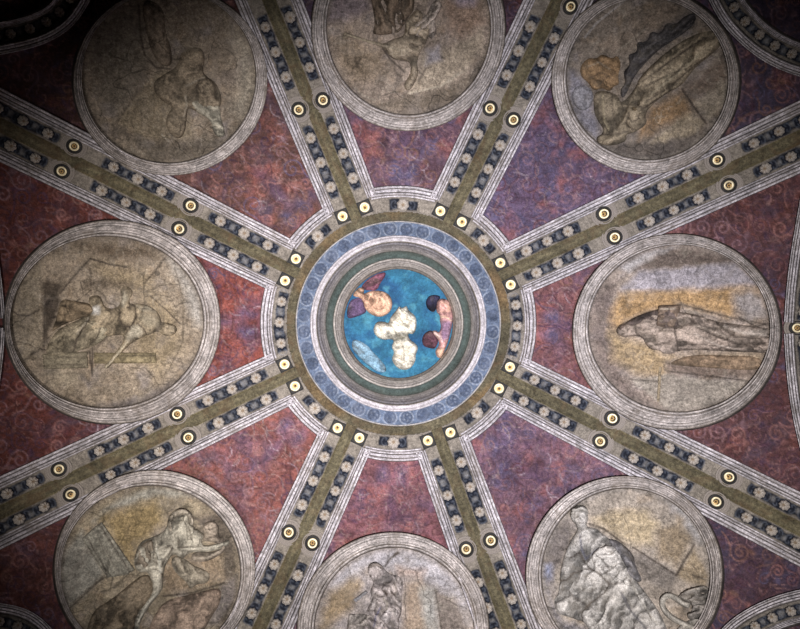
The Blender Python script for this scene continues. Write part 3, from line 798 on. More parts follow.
# --- left: figure seated at a desk
a = T(0, 210, 2.861); b = T(30, 250, 4.994)
R = roundel('W', (144, 128, 110), [
    (a((25, 250), (60, 170), (118, 110), (118, 420), (60, 430), (30, 350)), (128, 116, 98), 4, .8),
    (a((118, 200), (175, 210), (170, 270), (150, 330), (122, 400)), (66, 56, 48), 3, .9),
    (a((470, 110), (530, 150), (580, 230), (585, 340), (555, 330), (520, 220), (480, 150)), (158, 152, 146), 5, .9),
    (a((280, 560), (400, 545), (500, 490), (520, 500), (470, 545), (380, 572)), (78, 78, 92), 5, .9),
    (a((200, 90), (420, 100), (450, 140), (330, 150), (250, 120)), (92, 76, 60), 6, .8),
    (a((270, 150), (420, 180), (500, 300), (520, 400), (450, 480), (380, 420), (400, 250), (300, 200)), (146, 126, 92), 8, .6),
    (b((260, 150), (480, 150), (590, 210), (480, 180), (300, 190), (280, 230)), (80, 68, 56), 3, .8),
    (a((130, 440), (230, 470), (200, 520), (150, 500)), (144, 132, 112), 6, .7)],
    [(b((0, 525), (50, 495), (75, 500)), 1.6, D, .9), (b((150, 215), (210, 140), (260, 85), (300, 42), (390, 70), (480, 85)), 1.8, D, .9), (b((570, 165), (620, 110), (680, 30)), 1.6, D, .8),
     (a((20, 278), (50, 300), (80, 302), (112, 285)), 1.8, D, .9), (a((500, 170), (525, 260), (522, 380), (480, 460), (420, 520)), 1.2, (86, 74, 58), .7), (b((68, 300), (68, 500)), 1.8, D, .8),
     (b((600, 230), (680, 300), (750, 370)), 1.4, D, .8), (b((300, 90), (302, 220)), 1.2, D, .8), (a((255, 405), (262, 470)), 1.6, D, .9), (b((310, 490), (310, 629)), 1.8, D, .8)])
relief('pedestal', R, a((120, 412), (250, 404), (252, 452), (124, 456)), (128, 118, 98), .022, 3, None, [(a((122, 425), (250, 418)), 1, D, .6), (a((122, 446), (250, 440)), 1, D, .6)], smooth=0)
relief('desk', R, a((268, 408), (446, 408), (448, 438), (268, 440)), (134, 120, 90), .028, 3, None, [(a((270, 418), (446, 417)), 1, D, .7), (a((430, 408), (430, 438)), 1.2, D, .7)], smooth=0)
p = relief('person', R, b((290, 330), (300, 280), (285, 235), (335, 222), (358, 245), (372, 292), (440, 290), (456, 240), (446, 195), (480, 176), (512, 198), (512, 222), (492, 248), (500, 268), (560, 268), (620, 290), (650, 330), (655, 360), (680, 362), (715, 372), (735, 390), (728, 418), (695, 432), (660, 425), (640, 405), (600, 420), (570, 430), (500, 468), (450, 520), (385, 598), (362, 584), (420, 515), (458, 470), (470, 420), (400, 430), (330, 440), (290, 400)), (146, 130, 106), .045, 6, (-60, 5, .25),
    [(b((445, 300), (440, 350), (470, 388), (500, 380), (525, 330), (520, 280), (480, 285)), 1.5, D, .9), (b((370, 300), (430, 305)), 1.2, D, .8),
     (b((530, 365), (560, 390), (582, 425)), 1.4, D, .9), (b((475, 465), (440, 510), (375, 588)), 1.5, (196, 184, 158), .9), (b((655, 345), (650, 375), (630, 405)), 1.3, D, .9),
     (b((665, 385), (690, 395), (712, 392)), 1, D, .9), (b((690, 412), (708, 412)), .9, D, .9), (b((455, 250), (465, 200), (490, 190)), 1.2, D, .8), (b((500, 265), (540, 290), (620, 300)), 1.2, D, .8), (b((470, 420), (500, 385)), 1.2, D, .9)],
    [(*b((690, 397))[0], 7, .035), (*b((485, 335))[0], 9, .03)], label='seated person in long robe with one arm reaching down',
    hi=[(b((530, 275), (600, 285), (630, 305), (560, 300)), (184, 174, 152), 2, .9), (b((500, 385), (540, 378), (560, 410), (490, 460), (475, 445)), (178, 168, 148), 2, .9), (b((670, 375), (700, 380), (725, 395), (700, 410)), (184, 174, 150), 2, .8), (b((450, 240), (465, 200), (485, 250), (455, 285)), (176, 166, 146), 1.5, .8), (b((545, 325), (620, 330), (640, 370), (590, 385), (560, 370)), (166, 154, 130), 3, .7), (b((305, 290), (335, 285), (340, 320), (310, 325)), (196, 194, 192), 2, .9)])
relief('drapery', p, b((150, 240), (220, 255), (300, 265), (320, 300), (300, 330), (220, 350), (140, 385), (100, 420), (135, 330)), (122, 104, 82), .035, 5, (8, 4, .4))
relief('drapery', p, b((80, 530), (80, 480), (135, 395), (215, 360), (300, 318), (360, 370), (410, 400), (380, 440), (320, 480), (240, 505), (150, 530)), (140, 128, 106), .05, 6, (-35, 4.5, .4),
    [(b((310, 325), (270, 370), (232, 440), (215, 505)), 1.8, D, .9), (b((290, 340), (250, 385), (225, 420)), 1.3, LT, .7), (b((345, 390), (330, 440), (290, 480)), 1.4, D, .8)], hi=[(b((345, 375), (405, 400), (375, 435), (330, 460)), (172, 162, 138), 3, .8)])

# --- right: standing man
a = T(570, 230, 2.996); b = T(600, 280, 4.444)
R = roundel('E', (150, 134, 124), [
    (a((60, 200), (130, 150), (150, 420), (220, 500), (330, 548), (200, 540), (100, 440), (60, 320)), (112, 96, 92), 6, .8),
    (a((190, 118), (300, 52), (430, 58), (530, 100)), (96, 82, 76), 3, .9),
    (a((140, 110), (240, 60), (330, 45), (250, 80), (180, 125)), (176, 172, 176), 3, .8),
    (a((150, 180), (205, 124), (500, 100), (570, 160), (470, 176), (300, 182)), (152, 146, 158), 2.5, .9),
    (a((150, 188), (300, 184), (480, 170), (570, 170), (590, 230), (480, 260), (340, 225), (250, 240), (180, 270), (140, 300), (118, 270)), (176, 136, 86), 5, .9),
    (a((118, 300), (160, 320), (230, 340), (300, 380), (280, 440), (200, 430), (130, 390)), (172, 144, 104), 6, .9),
    (a((300, 382), (580, 366), (575, 420), (400, 400)), (166, 140, 104), 6, .8),
    (a((290, 395), (400, 402), (580, 410), (560, 445), (400, 440), (285, 420)), (116, 98, 88), 3, .9),
    (a((180, 448), (290, 435), (550, 458), (500, 510), (400, 548), (300, 545)), (148, 138, 128), 2, .9),
    (a((490, 190), (540, 178), (585, 200), (590, 250), (540, 265), (495, 245)), (152, 146, 150), 6, .9)],
    [(a((160, 280), (230, 248), (330, 222), (480, 262), (600, 285)), 2, D, .7), (a((180, 448), (270, 455)), 1.4, D, .7), (a((285, 422), (560, 455)), 1.4, D, .8),
     (a((620, 250), (600, 300), (622, 340), (590, 370)), 1.4, D, .8), (a((505, 260), (560, 290), (620, 270)), 1.6, D, .8)], rim=(110, 98, 94))
p = relief('person', R, b((70, 232), (80, 205), (100, 192), (130, 188), (152, 200), (200, 158), (260, 140), (340, 140), (420, 150), (520, 185), (600, 196), (690, 205), (745, 215), (768, 222), (768, 240), (740, 250), (765, 262), (772, 300), (745, 328), (690, 322), (560, 318), (450, 310), (370, 312), (315, 330), (285, 328), (262, 312), (225, 312), (205, 290), (190, 262), (168, 250), (140, 250), (118, 256), (92, 250)), (142, 126, 116), .055, 7, (6, 4, .35),
    [(b((160, 205), (165, 235), (185, 258), (200, 290), (250, 320)), 1.8, D, .9), (b((120, 215), (132, 222), (124, 230)), 1, D, .95), (b((96, 222), (112, 228)), 1, D, .9), (b((96, 242), (112, 238)), 1, D, .9), (b((330, 200), (345, 250), (350, 320)), 1.8, D, .85),
     (b((400, 170), (440, 210), (520, 250), (620, 285), (740, 280)), 1.8, D, .9), (b((560, 205), (640, 235), (740, 245)), 2.4, (186, 172, 162), .9), (b((340, 215), (420, 185), (410, 150)), 1.4, D, .85), (b((420, 200), (500, 225), (600, 265)), 1.4, (180, 164, 150), .7),
     (b((430, 240), (530, 290), (640, 312)), 1.4, (176, 162, 152), .8), (b((250, 230), (330, 225)), 1.3, D, .8), (b((520, 190), (600, 250), (720, 262)), 1.8, D, .9), (b((360, 290), (450, 285), (560, 300)), 1.3, D, .7), (b((215, 300), (260, 285), (320, 275)), 1.5, D, .8), (b((640, 290), (720, 300)), 1.4, D, .7)],
    [(*b((118, 226))[0], 9, .04), (*b((300, 270))[0], 12, .02), (*b((640, 232))[0], 9, .02)], label='standing robed person seen sideways',
    hi=[(b((82, 232), (95, 212), (125, 208), (145, 222), (135, 244), (100, 246)), (166, 148, 136), 1.5, .6), (b((240, 300), (300, 292), (318, 318), (280, 326)), (172, 154, 142), 2, .8), (b((590, 208), (680, 216), (750, 230), (690, 242), (620, 232)), (172, 160, 152), 2, .7)])
relief('cloak', p, b((100, 195), (180, 152), (262, 128), (345, 120), (360, 200), (335, 215), (255, 215), (180, 210), (130, 205)), (96, 82, 78), .06, 5, (-15, 6, .25), label='dark cloak')
relief('hair', p, b((78, 222), (90, 200), (120, 190), (148, 200), (150, 215), (125, 210), (100, 226)), (92, 76, 68), .08, 3, (30, 3, .3), label='dark hair')
relief('tablet', R, b((262, 112), (362, 108), (345, 200), (330, 212), (248, 212)), (118, 98, 84), .07, 2.5, None, [(b((275, 130), (340, 125)), 1.3, LT, .6), (b((262, 160), (300, 150), (298, 200), (260, 205)), 1.3, D, .9), (b((312, 130), (300, 205)), 1.3, D, .8), (b((270, 180), (325, 176)), 1.1, LT, .5)], smooth=0)
relief('staff', R, b((262, 385), (276, 385), (266, 540), (254, 540)), (170, 150, 122), .03, 2, smooth=0)
relief('column', R, b((290, 375), (400, 330), (560, 335), (725, 340), (720, 405), (560, 395), (400, 385)), (142, 116, 92), .02, 5, (4, 7, .2))

# --- top: flying figure
a = T(310, 0, 4); b = T(340, 0, 5.714)
R = roundel('N', (144, 127, 114), [
    (a((60, -60), (230, -60), (240, 40), (150, 75), (60, 90)), (122, 108, 118), 5, .8),
    (a((440, 215), (560, 190), (640, 150), (690, 110), (690, 190), (620, 290), (520, 350), (400, 372), (385, 360), (440, 290)), (158, 142, 122), 4, .85),
    (a((400, 375), (540, 350), (640, 290), (715, 180), (715, 260), (640, 360), (520, 430), (380, 450), (250, 420), (330, 400)), (98, 86, 72), 4, .75),
    (a((530, -40), (680, -40), (700, 90), (600, 150), (540, 120)), (132, 104, 86), 6, .7),
    (a((560, -20), (680, -20), (660, 20), (590, 15)), (138, 126, 146), 4, .8),
    (a((470, 200), (520, 180), (530, 240), (460, 260)), (128, 124, 136), 3, .8),
    (a((100, 130), (290, 200), (330, 300), (200, 330), (110, 280)), (134, 114, 88), 8, .6)],
    [(b((245, 275), (290, 340), (370, 410)), 2.2, D, .8), (b((320, 480), (330, 430), (310, 390)), 1.2, D, .7), (b((460, 290), (520, 240), (570, 230)), 1.4, D, .8), (b((450, 460), (490, 390), (520, 380)), 2, D, .7), (b((580, 325), (600, 335)), 2, D, .6),
     (a((180, 350), (210, 380), (260, 400)), 1.2, LT, .5), (a((395, 372), (520, 345), (610, 285)), 1.6, (176, 164, 144), .7)], rim=(92, 82, 74))
relief('wing', R, b((190, 60), (170, -40), (420, -60), (430, 40), (400, 90), (360, 150), (330, 190), (280, 195), (230, 200), (180, 190), (200, 150)), (112, 94, 78), .035, 6, (82, 3.2, .7), [(b((300, 190), (330, 150), (390, 90)), 2.2, D, .8), (b((240, 0), (275, 90), (300, 160)), 1.5, D, .8), (b((340, -40), (330, 80), (310, 150)), 1.5, D, .8)], label='brown feathered wing')
p = relief('person', R, b((20, 180), (45, 185), (120, 215), (200, 235), (250, 250), (300, 220), (370, 205), (370, 130), (400, 90), (425, 60), (450, 50), (475, 75), (470, 110), (510, 115), (525, 170), (500, 220), (490, 250), (450, 310), (440, 360), (450, 400), (440, 450), (400, 520), (370, 510), (365, 470), (400, 430), (405, 380), (390, 345), (330, 345), (290, 330), (250, 270), (160, 245), (50, 205), (35, 225), (10, 220)), (152, 136, 116), .06, 6, (35, 4, .4),
    [(b((255, 260), (310, 270), (390, 280)), 1.3, (184, 170, 146), .7), (b((400, 130), (390, 190), (440, 210)), 1.4, D, .85), (b((370, 410), (410, 380), (400, 330)), 1.5, D, .8), (b((430, 450), (395, 490)), 1.2, D, .7), (b((430, 75), (455, 85), (450, 105)), 1, D, .9),
     (b((60, 200), (140, 225), (240, 245)), 1.4, (186, 170, 140), .8), (b((400, 250), (440, 260), (480, 240)), 1.4, D, .7)],
    [(*b((440, 82))[0], 7, .035), (*b((345, 275))[0], 13, .03), (*b((420, 440))[0], 8, .02)], label='flying person with outstretched arm',
    hi=[(b((270, 255), (320, 235), (390, 240), (400, 300), (340, 335), (285, 310)), (168, 154, 134), 3, .7), (b((415, 400), (440, 420), (400, 505), (375, 490)), (168, 152, 130), 2, .7), (b((375, 140), (395, 110), (400, 170), (372, 190)), (160, 144, 118), 2, .6), (b((20, 185), (48, 188), (45, 215), (18, 215)), (156, 140, 116), 2, .7)])
relief('drapery', p, b((395, 180), (420, 140), (460, 105), (500, 80), (520, 20), (560, -10), (590, 30), (560, 80), (540, 130), (560, 170), (530, 230), (500, 200), (470, 215), (430, 205)), (166, 152, 142), .07, 5, (-50, 3.2, .5),
    [(b((430, 180), (450, 150), (480, 160), (470, 190), (450, 190)), 1.3, D, .85), (b((545, 210), (565, 150), (555, 90)), 1.6, D, .85), (b((500, 100), (530, 60), (560, 20)), 1.4, D, .7)], label='pale swirling drapery')

# --- upper right: draped figure under a dark wing
a = T(545, 0, 3.494); b = T(560, 70, 5.714)
R = roundel('NE', (118, 106, 96), [
    (a((180, 160), (330, 60), (420, 0), (520, -20), (420, 100), (300, 170), (240, 190)), (124, 108, 94), 5, .7),
    (a((80, 240), (130, 270), (190, 420), (180, 490), (110, 450), (75, 340)), (122, 120, 136), 5, .85),
    (a((170, 500), (300, 500), (450, 490), (560, 440), (520, 510), (400, 560), (280, 560)), (82, 74, 70), 4, .85),
    (a((370, 500), (500, 390), (560, 430), (490, 480)), (148, 132, 108), 3, .85),
    (a((520, 360), (625, 278), (650, 330), (575, 425)), (134, 122, 106), 2, .85),
    (a((370, 380), (480, 320), (510, 390), (420, 440), (330, 490), (320, 440)), (128, 96, 60), 5, .8),
    (a((490, 300), (560, 240), (640, 200), (640, 270), (520, 350)), (98, 80, 68), 4, .8),
    (a((340, 150), (420, 90), (530, 40), (525, 80), (430, 150), (350, 210)), (58, 56, 66), 4, .9)],
    [(a((480, 310), (520, 370), (565, 432)), 2.2, D, .9), (a((250, 180), (290, 150), (350, 100)), 1.4, LT, .4), (a((140, 130), (180, 80), (280, 0)), 1.5, (170, 168, 172), .6)], rim=(102, 96, 92))
relief('wing', R, a((268, 345), (262, 310), (285, 290), (272, 250), (300, 225), (288, 190), (325, 180), (318, 145), (360, 145), (370, 105), (405, 118), (425, 75), (460, 85), (490, 52), (530, 42), (528, 80), (480, 120), (400, 172), (350, 220), (310, 270), (285, 330)), (66, 63, 66), .03, 8, (-35, 4, .45), [(a((280, 300), (300, 220), (340, 170), (420, 130)), 1.4, (104, 100, 102), .6), (a((330, 200), (380, 150), (400, 170)), 1, (110, 104, 98), .6), (a((350, 180), (400, 110), (410, 160)), 1, (98, 92, 94), .6), (a((300, 260), (330, 230), (420, 150), (520, 70)), 1.2, (40, 38, 44), .8)], label='dark slate wing')
p = relief('person', R, a((170, 320), (215, 315), (255, 330), (265, 360), (290, 340), (320, 300), (330, 270), (400, 200), (480, 140), (560, 105), (610, 110), (620, 160), (570, 200), (520, 240), (480, 300), (420, 330), (370, 370), (350, 400), (360, 430), (320, 460), (280, 470), (290, 490), (240, 510), (190, 505), (175, 480), (210, 460), (190, 430), (170, 390)), (132, 118, 98), .055, 7, (-38, 8, .4),
    [(a((320, 360), (350, 375), (385, 350), (480, 295)), 1.8, D, .9), (a((400, 240), (470, 190), (560, 130)), 1.8, D, .85), (a((350, 300), (430, 260), (480, 240)), 1.6, D, .8), (a((410, 280), (500, 210), (600, 150)), 1.8, (172, 158, 132), .7), (a((450, 265), (520, 190)), 1.6, D, .8),
     (a((290, 400), (310, 420), (335, 410), (330, 395)), 1.3, D, .9), (a((235, 320), (240, 400), (250, 440)), 1.3, D, .6), (a((345, 280), (420, 225), (500, 165), (590, 120)), 1.4, D, .8), (a((360, 350), (440, 300), (540, 215), (610, 165)), 1.6, D, .8), (a((380, 320), (460, 260), (540, 190)), 1.6, (168, 156, 132), .8), (a((205, 330), (210, 420), (225, 450)), 1.6, (160, 146, 116), .7), (a((270, 380), (300, 390), (285, 430), (310, 450)), 1.5, D, .8), (a((190, 470), (250, 465), (300, 455)), 1.5, D, .9)],
    [(*a((312, 412))[0], 9, .035), (*a((225, 375))[0], 12, .03), (*a((212, 488))[0], 8, .02)], label='draped reclining person')
relief('garment', p, a((120, 235), (150, 200), (180, 205), (200, 185), (235, 205), (255, 190), (268, 225), (255, 262), (262, 295), (240, 300), (228, 322), (200, 305), (170, 318), (150, 285), (128, 270)), (128, 100, 70), .025, 7, (30, 4, .6), [(a((150, 230), (190, 215), (230, 240)), 1.2, LT, .4), (a((160, 270), (200, 250), (240, 275)), 1.3, D, .7), (a((185, 300), (215, 270), (250, 250)), 1.1, D, .6)], label='ochre brown garment')
relief('hair', p, a((285, 385), (300, 365), (330, 370), (350, 395), (340, 405), (315, 390), (295, 405)), (92, 78, 58), .09, 3, (20, 3, .3))
relief('globe', R, chaikin(a((92, 345), (100, 305), (135, 295), (165, 310), (172, 350), (150, 385), (115, 385)), 1), (136, 134, 144), .04, 10, None, (), (), label='pale grey globe')

# --- upper left: faded
a = T(70, 0, 3.494); b = T(120, 30, 5.24)
R = roundel('NW', (128, 114, 99), [
    (a((60, 60), (230, -20), (260, 160), (280, 250), (160, 420), (90, 330)), (98, 90, 80), 6, .8),
    (a((160, 432), (250, 300), (330, 240), (430, 300), (420, 400), (430, 480), (345, 495), (270, 485)), (126, 112, 90), 3, .8),
    (a((150, 440), (270, 490), (350, 500), (480, 480), (540, 490), (440, 560), (280, 560)), (78, 70, 60), 4, .8),
    (a((560, 100), (640, 160), (655, 300), (610, 420), (560, 380), (590, 250)), (150, 140, 124), 8, .8),
    (a((500, 180), (580, 200), (590, 330), (540, 380), (500, 280)), (126, 110, 92), 6, .6)],
    [(a((240, 20), (245, 120), (260, 190), (300, 235), (350, 240)), 2, D, .9), (a((262, 60), (278, 150), (300, 200)), 1.6, D, .7), (a((330, 120), (350, 170), (355, 220)), 1.5, D, .7), (a((160, 432), (215, 350), (260, 285)), 1.4, D, .7), (a((320, 470), (345, 495)), 1.4, LT, .6), (a((110, 60), (180, 20), (240, 20)), 1.4, D, .7),
     (a((52, 243), (66, 243)), 1.2, LT, .8)], rim=(98, 88, 76))
relief('drapery', R, a((250, 20), (270, -10), (330, 30), (330, 110), (355, 170), (355, 235), (310, 225), (280, 170), (262, 90)), (112, 98, 84), .03, 6, (75, 8, .35), label='hanging faded drapery')
p = relief('person', R, b((180, 330), (170, 270), (230, 230), (300, 190), (320, 110), (380, 85), (430, 95), (445, 150), (430, 220), (460, 245), (510, 280), (530, 340), (530, 400), (480, 450), (400, 430), (350, 400), (350, 480), (330, 560), (290, 570), (240, 520), (240, 450), (280, 400), (230, 380)), (124, 110, 92), .045, 7, (30, 9, .35),
    [(b((330, 110), (360, 90), (420, 95), (440, 130)), 1.4, LT, .7), (b((400, 290), (420, 320), (440, 330), (430, 290), (460, 275)), 1.4, D, .85), (b((380, 200), (420, 170), (410, 220), (350, 230)), 1.8, D, .6), (b((340, 290), (400, 260), (440, 240)), 1.6, LT, .5), (b((400, 300), (410, 260), (460, 250), (510, 300)), 1.8, D, .8),
     (b((190, 310), (240, 300), (260, 340)), 1.2, D, .5), (b((330, 450), (345, 400), (340, 340)), 1.6, LT, .6), (b((310, 500), (340, 480), (350, 510)), 1.4, D, .8)],
    [(*b((450, 310))[0], 9, .03), (*b((390, 150))[0], 11, .03), (*b((230, 320))[0], 8, .025), (*b((310, 520))[0], 8, .03)], label='faded crouching person')
relief('plaster_patch', R, b((350, 365), (420, 360), (480, 380), (525, 385), (525, 450), (550, 530), (545, 560), (510, 560), (485, 530), (475, 470), (410, 435), (380, 415)), (160, 154, 138), .05, 6, (30, 7, .3), label='whitish exposed plaster patch')

# --- lower left: stooping figure
a = T(45, 465, 3.636); b = T(100, 500, 4.876)
R = roundel('SW', (140, 126, 104), [
    (a((170, 205), (260, 130), (380, 85), (500, 80), (620, 120), (560, 120), (400, 110), (280, 150)), (152, 150, 142), 3, .8),
    (a((200, 190), (400, 130), (430, 220), (330, 290), (310, 370), (210, 210)), (146, 122, 76), 6, .8),
    (a((40, 420), (60, 320), (130, 240), (220, 400), (90, 520), (60, 590)), (134, 132, 124), 4, .9),
    (a((560, 190), (640, 160), (680, 240), (700, 400), (640, 440), (640, 300), (560, 230)), (86, 76, 68), 4, .85),
    (a((420, 350), (640, 320), (640, 420), (540, 460), (430, 470)), (142, 120, 96), 5, .8),
    (a((640, 440), (700, 400), (700, 480), (640, 590), (590, 590)), (104, 96, 98), 4, .8)],
    [(a((430, 478), (540, 465), (650, 430)), 2.2, D, .8), (a((90, 520), (200, 420), (240, 400)), 1.6, D, .8), (a((100, 500), (215, 402)), 1, D, .7), (a((540, 190), (580, 215), (640, 190)), 2, D, .7)], rim=(104, 92, 80))
relief('slab', R, a((132, 268), (180, 225), (206, 208), (326, 382), (300, 400), (226, 412)), (134, 130, 118), .03, 3, None, [(a((150, 265), (232, 408)), 1.3, D, .8), (a((196, 218), (310, 395)), 1.4, D, .8), (a((170, 240), (262, 400)), .9, LT, .5)], smooth=0)
relief('rock', R, a((370, 610), (400, 540), (440, 490), (540, 470), (640, 440), (640, 500), (600, 560), (560, 640), (400, 660)), (148, 126, 110), .04, 8, (-35, 10, .25), label='pale pinkish rock')
relief('drapery', R, a((140, 640), (170, 530), (240, 490), (300, 440), (350, 400), (385, 400), (400, 460), (370, 510), (330, 580), (310, 660)), (112, 98, 80), .04, 7, (-50, 10, .4), label='brown trailing drapery')
p = relief('person', R, b((160, 650), (165, 580), (200, 510), (255, 450), (240, 400), (235, 350), (190, 358), (160, 320), (175, 240), (200, 200), (260, 180), (320, 150), (335, 80), (370, 45), (420, 45), (450, 80), (450, 130), (480, 150), (515, 170), (490, 215), (530, 225), (600, 205), (628, 190), (632, 215), (600, 240), (520, 255), (430, 255), (395, 300), (360, 255), (320, 310), (305, 370), (308, 430), (280, 470), (240, 520), (195, 590), (190, 650)), (162, 156, 142), .06, 6, (-60, 8, .28),
    [(b((260, 230), (255, 300), (290, 330), (330, 270), (345, 240)), 1.4, D, .8), (b((225, 350), (270, 345), (300, 370)), 1.2, D, .8), (b((380, 190), (380, 235), (440, 235), (530, 230)), 1.4, D, .8), (b((300, 240), (340, 225), (360, 250)), 1.3, D, .8), (b((190, 210), (170, 270), (175, 320)), 1.6, D, .8),
     (b((190, 345), (230, 320), (240, 300)), 1.3, D, .7), (b((340, 110), (370, 80), (420, 80), (440, 120)), 1.4, D, .8), (b((410, 120), (430, 150), (440, 200)), 1.2, D, .8), (b((270, 240), (280, 310), (290, 360)), 1.6, (200, 198, 186), .8), (b((390, 245), (500, 240), (610, 215)), 1.3, (206, 200, 184), .8), (b((180, 600), (230, 510), (280, 455)), 1.6, (196, 192, 178), .8)],
    [(*b((410, 150))[0], 9, .035), (*b((300, 270))[0], 10, .025), (*b((460, 190))[0], 9, .03), (*b((210, 270))[0], 10, .03)], label='stooping bare-limbed person')
relief('hair', p, b((325, 140), (330, 80), (370, 42), (420, 42), (455, 80), (455, 130), (435, 140), (430, 95), (400, 75), (360, 85), (345, 115), (355, 150), (340, 165)), (148, 138, 124), .10, 4, (20, 3.5, .4), label='coiled grey hair')
relief('drapery', p, b((175, 250), (205, 205), (260, 190), (260, 250), (245, 320), (200, 352), (170, 320)), (124, 112, 98), .08, 5, (70, 6, .3), label='brown bundled drapery')
p = relief('person', R, b((450, 300), (440, 270), (470, 250), (545, 255), (600, 235), (560, 205), (500, 205), (510, 170), (490, 130), (530, 100), (570, 110), (580, 150), (575, 180), (610, 190), (620, 225), (600, 260), (530, 300), (480, 305)), (146, 132, 118), .045, 5, (20, 6, .35), [(b((520, 190), (560, 180), (600, 200)), 2.2, D, .8), (b((515, 145), (540, 150), (560, 140)), 1, D, .8), (b((450, 290), (520, 285), (580, 255)), 1.3, (192, 178, 160), .7)], [(*b((540, 135))[0], 8, .03)], label='second small person facing the stooping one')
relief('animal_skin', R, b((345, 290), (370, 270), (420, 290), (450, 320), (510, 340), (540, 370), (520, 410), (470, 410), (440, 440), (420, 400), (380, 370), (350, 330)), (142, 132, 116), .04, 5, (55, 5, .55), label='curling pale fleece')

# --- lower right: crowned figure and swan
a = T(515, 465, 3.636); b = T(540, 490, 4.444)
R = roundel('SE', (150, 138, 128), [
    (a((105, 320), (150, 230), (200, 180), (210, 260), (190, 330), (130, 420), (110, 440)), (104, 96, 96), 5, .9),
    (a((105, 360), (135, 360), (140, 420), (110, 430)), (112, 122, 158), 4, .8),
    (a((280, 200), (380, 165), (480, 165), (520, 210), (500, 290), (420, 290), (340, 240)), (172, 152, 120), 5, .9),
    (a((520, 230), (600, 210), (640, 270), (590, 370), (520, 330)), (138, 118, 92), 5, .8),
    (a((590, 400), (650, 300), (710, 400), (690, 440), (640, 440)), (146, 126, 98), 3, .8),
    (a((430, 320), (560, 370), (590, 400), (570, 470), (500, 440), (430, 380)), (116, 108, 104), 3, .9),
    (a((590, 110), (640, 190), (690, 290), (670, 290), (610, 190), (540, 120)), (164, 164, 172), 4, .8),
    (a((110, 440), (170, 560), (260, 590), (260, 640), (150, 600)), (110, 108, 118), 4, .8)],
    [(a((652, 292), (620, 345), (588, 402)), 2.4, D, .9), (a((430, 300), (500, 345), (585, 400)), 1.8, D, .8), (a((270, 215), (320, 230), (400, 290)), 2.2, D, .8), (a((640, 360), (660, 380), (645, 400), (700, 420)), 1.2, D, .7)], rim=(120, 114, 112))
p = relief('person', R, a((160, 470), (165, 380), (185, 310), (215, 255), (230, 235), (205, 190), (210, 160), (240, 145), (262, 160), (268, 200), (258, 225), (300, 232), (330, 260), (380, 300), (410, 370), (440, 420), (480, 470), (530, 540), (560, 610), (560, 680), (280, 680), (270, 580), (200, 555), (150, 540), (140, 490)), (160, 156, 154), .06, 8, (-50, 6, .3),
    [(a((150, 425), (190, 420), (215, 395), (275, 380), (250, 350), (235, 320), (200, 345)), 1.6, D, .9), (a((275, 380), (310, 400), (345, 435), (330, 470), (270, 510), (245, 545), (250, 600)), 1.9, D, .9), (a((345, 435), (390, 435), (410, 415)), 1.6, D, .85), (a((195, 460), (225, 490), (265, 515)), 1.4, D, .8),
     (a((240, 260), (245, 310), (260, 345), (300, 310)), 2, (92, 92, 110), .8), (a((390, 470), (420, 530), (480, 600)), 2.4, (96, 94, 100), .85), (a((420, 420), (450, 480), (500, 560)), 1.8, D, .8), (a((330, 290), (380, 340), (395, 390)), 1.6, D, .7), (a((300, 340), (330, 360), (320, 390)), 1.4, D, .8),
     (a((228, 192), (236, 194)), 1.1, D, .9), (a((248, 190), (256, 190)), 1.1, D, .9), (a((240, 195), (243, 206)), .9, D, .7), (a((236, 215), (250, 213)), .9, D, .8), (a((260, 215), (300, 215), (330, 240)), 1.6, D, .8), (a((430, 440), (470, 510), (520, 580)), 1.6, (190, 186, 180), .7)],
    [(*a((241, 198))[0], 8.5, .04), (*a((330, 345))[0], 15, .02), (*a((250, 270))[0], 11, .02)], label='standing person in cracked pale robe')
relief('hair', p, a((200, 185), (205, 160), (235, 143), (262, 152), (270, 180), (262, 182), (240, 172), (220, 182), (222, 215), (208, 205)), (150, 146, 142), .10, 3.5, (10, 3.5, .35), label='pale coiled hair under a cap')
relief('drapery', p, a((270, 340), (300, 300), (350, 285), (385, 310), (400, 370), (405, 410), (370, 440), (330, 420), (295, 390)), (172, 168, 166), .085, 6, (-30, 4, .4), [(a((300, 335), (330, 355), (350, 390), (330, 400)), 1.5, D, .85), (a((310, 370), (340, 400)), 1.3, D, .8)])
relief('drapery', p, a((330, 270), (370, 270), (430, 320), (440, 370), (470, 430), (420, 420), (395, 350)), (104, 102, 108), .075, 6, (45, 7, .3), label='dark grey blue drapery')
s = relief('swan', R, chaikin(a((560, 690), (575, 610), (600, 585), (640, 560), (690, 560), (715, 600), (710, 690)), 1), (166, 160, 154), .05, 6, (30, 5, .3), label='pale swan with curved neck')
relief('neck', s, band(chaikin(a((660, 600), (615, 580), (575, 560), (548, 535), (535, 508), (542, 484), (562, 474), (588, 486), (612, 506), (638, 514)), 2, closed=False), 6.2), (178, 172, 164), .07, 3, None, [(a((556, 486), (550, 505), (562, 530), (600, 560)), .8, D, .4)], label='curved pale neck', scrib=.3, smooth=0)
relief('wing', s, a((585, 480), (640, 447), (704, 436), (708, 480), (694, 540), (650, 575), (620, 550), (650, 525), (640, 505), (612, 495)), (128, 122, 118), .05, 5, (-20, 3, .6), [(a((610, 480), (660, 470), (700, 465)), 1, D, .7), (a((640, 500), (690, 490)), 1, D, .7), (a((650, 535), (690, 515)), 1, D, .7), (a((625, 465), (700, 450)), .9, LT, .5)], label='feathered grey wing')

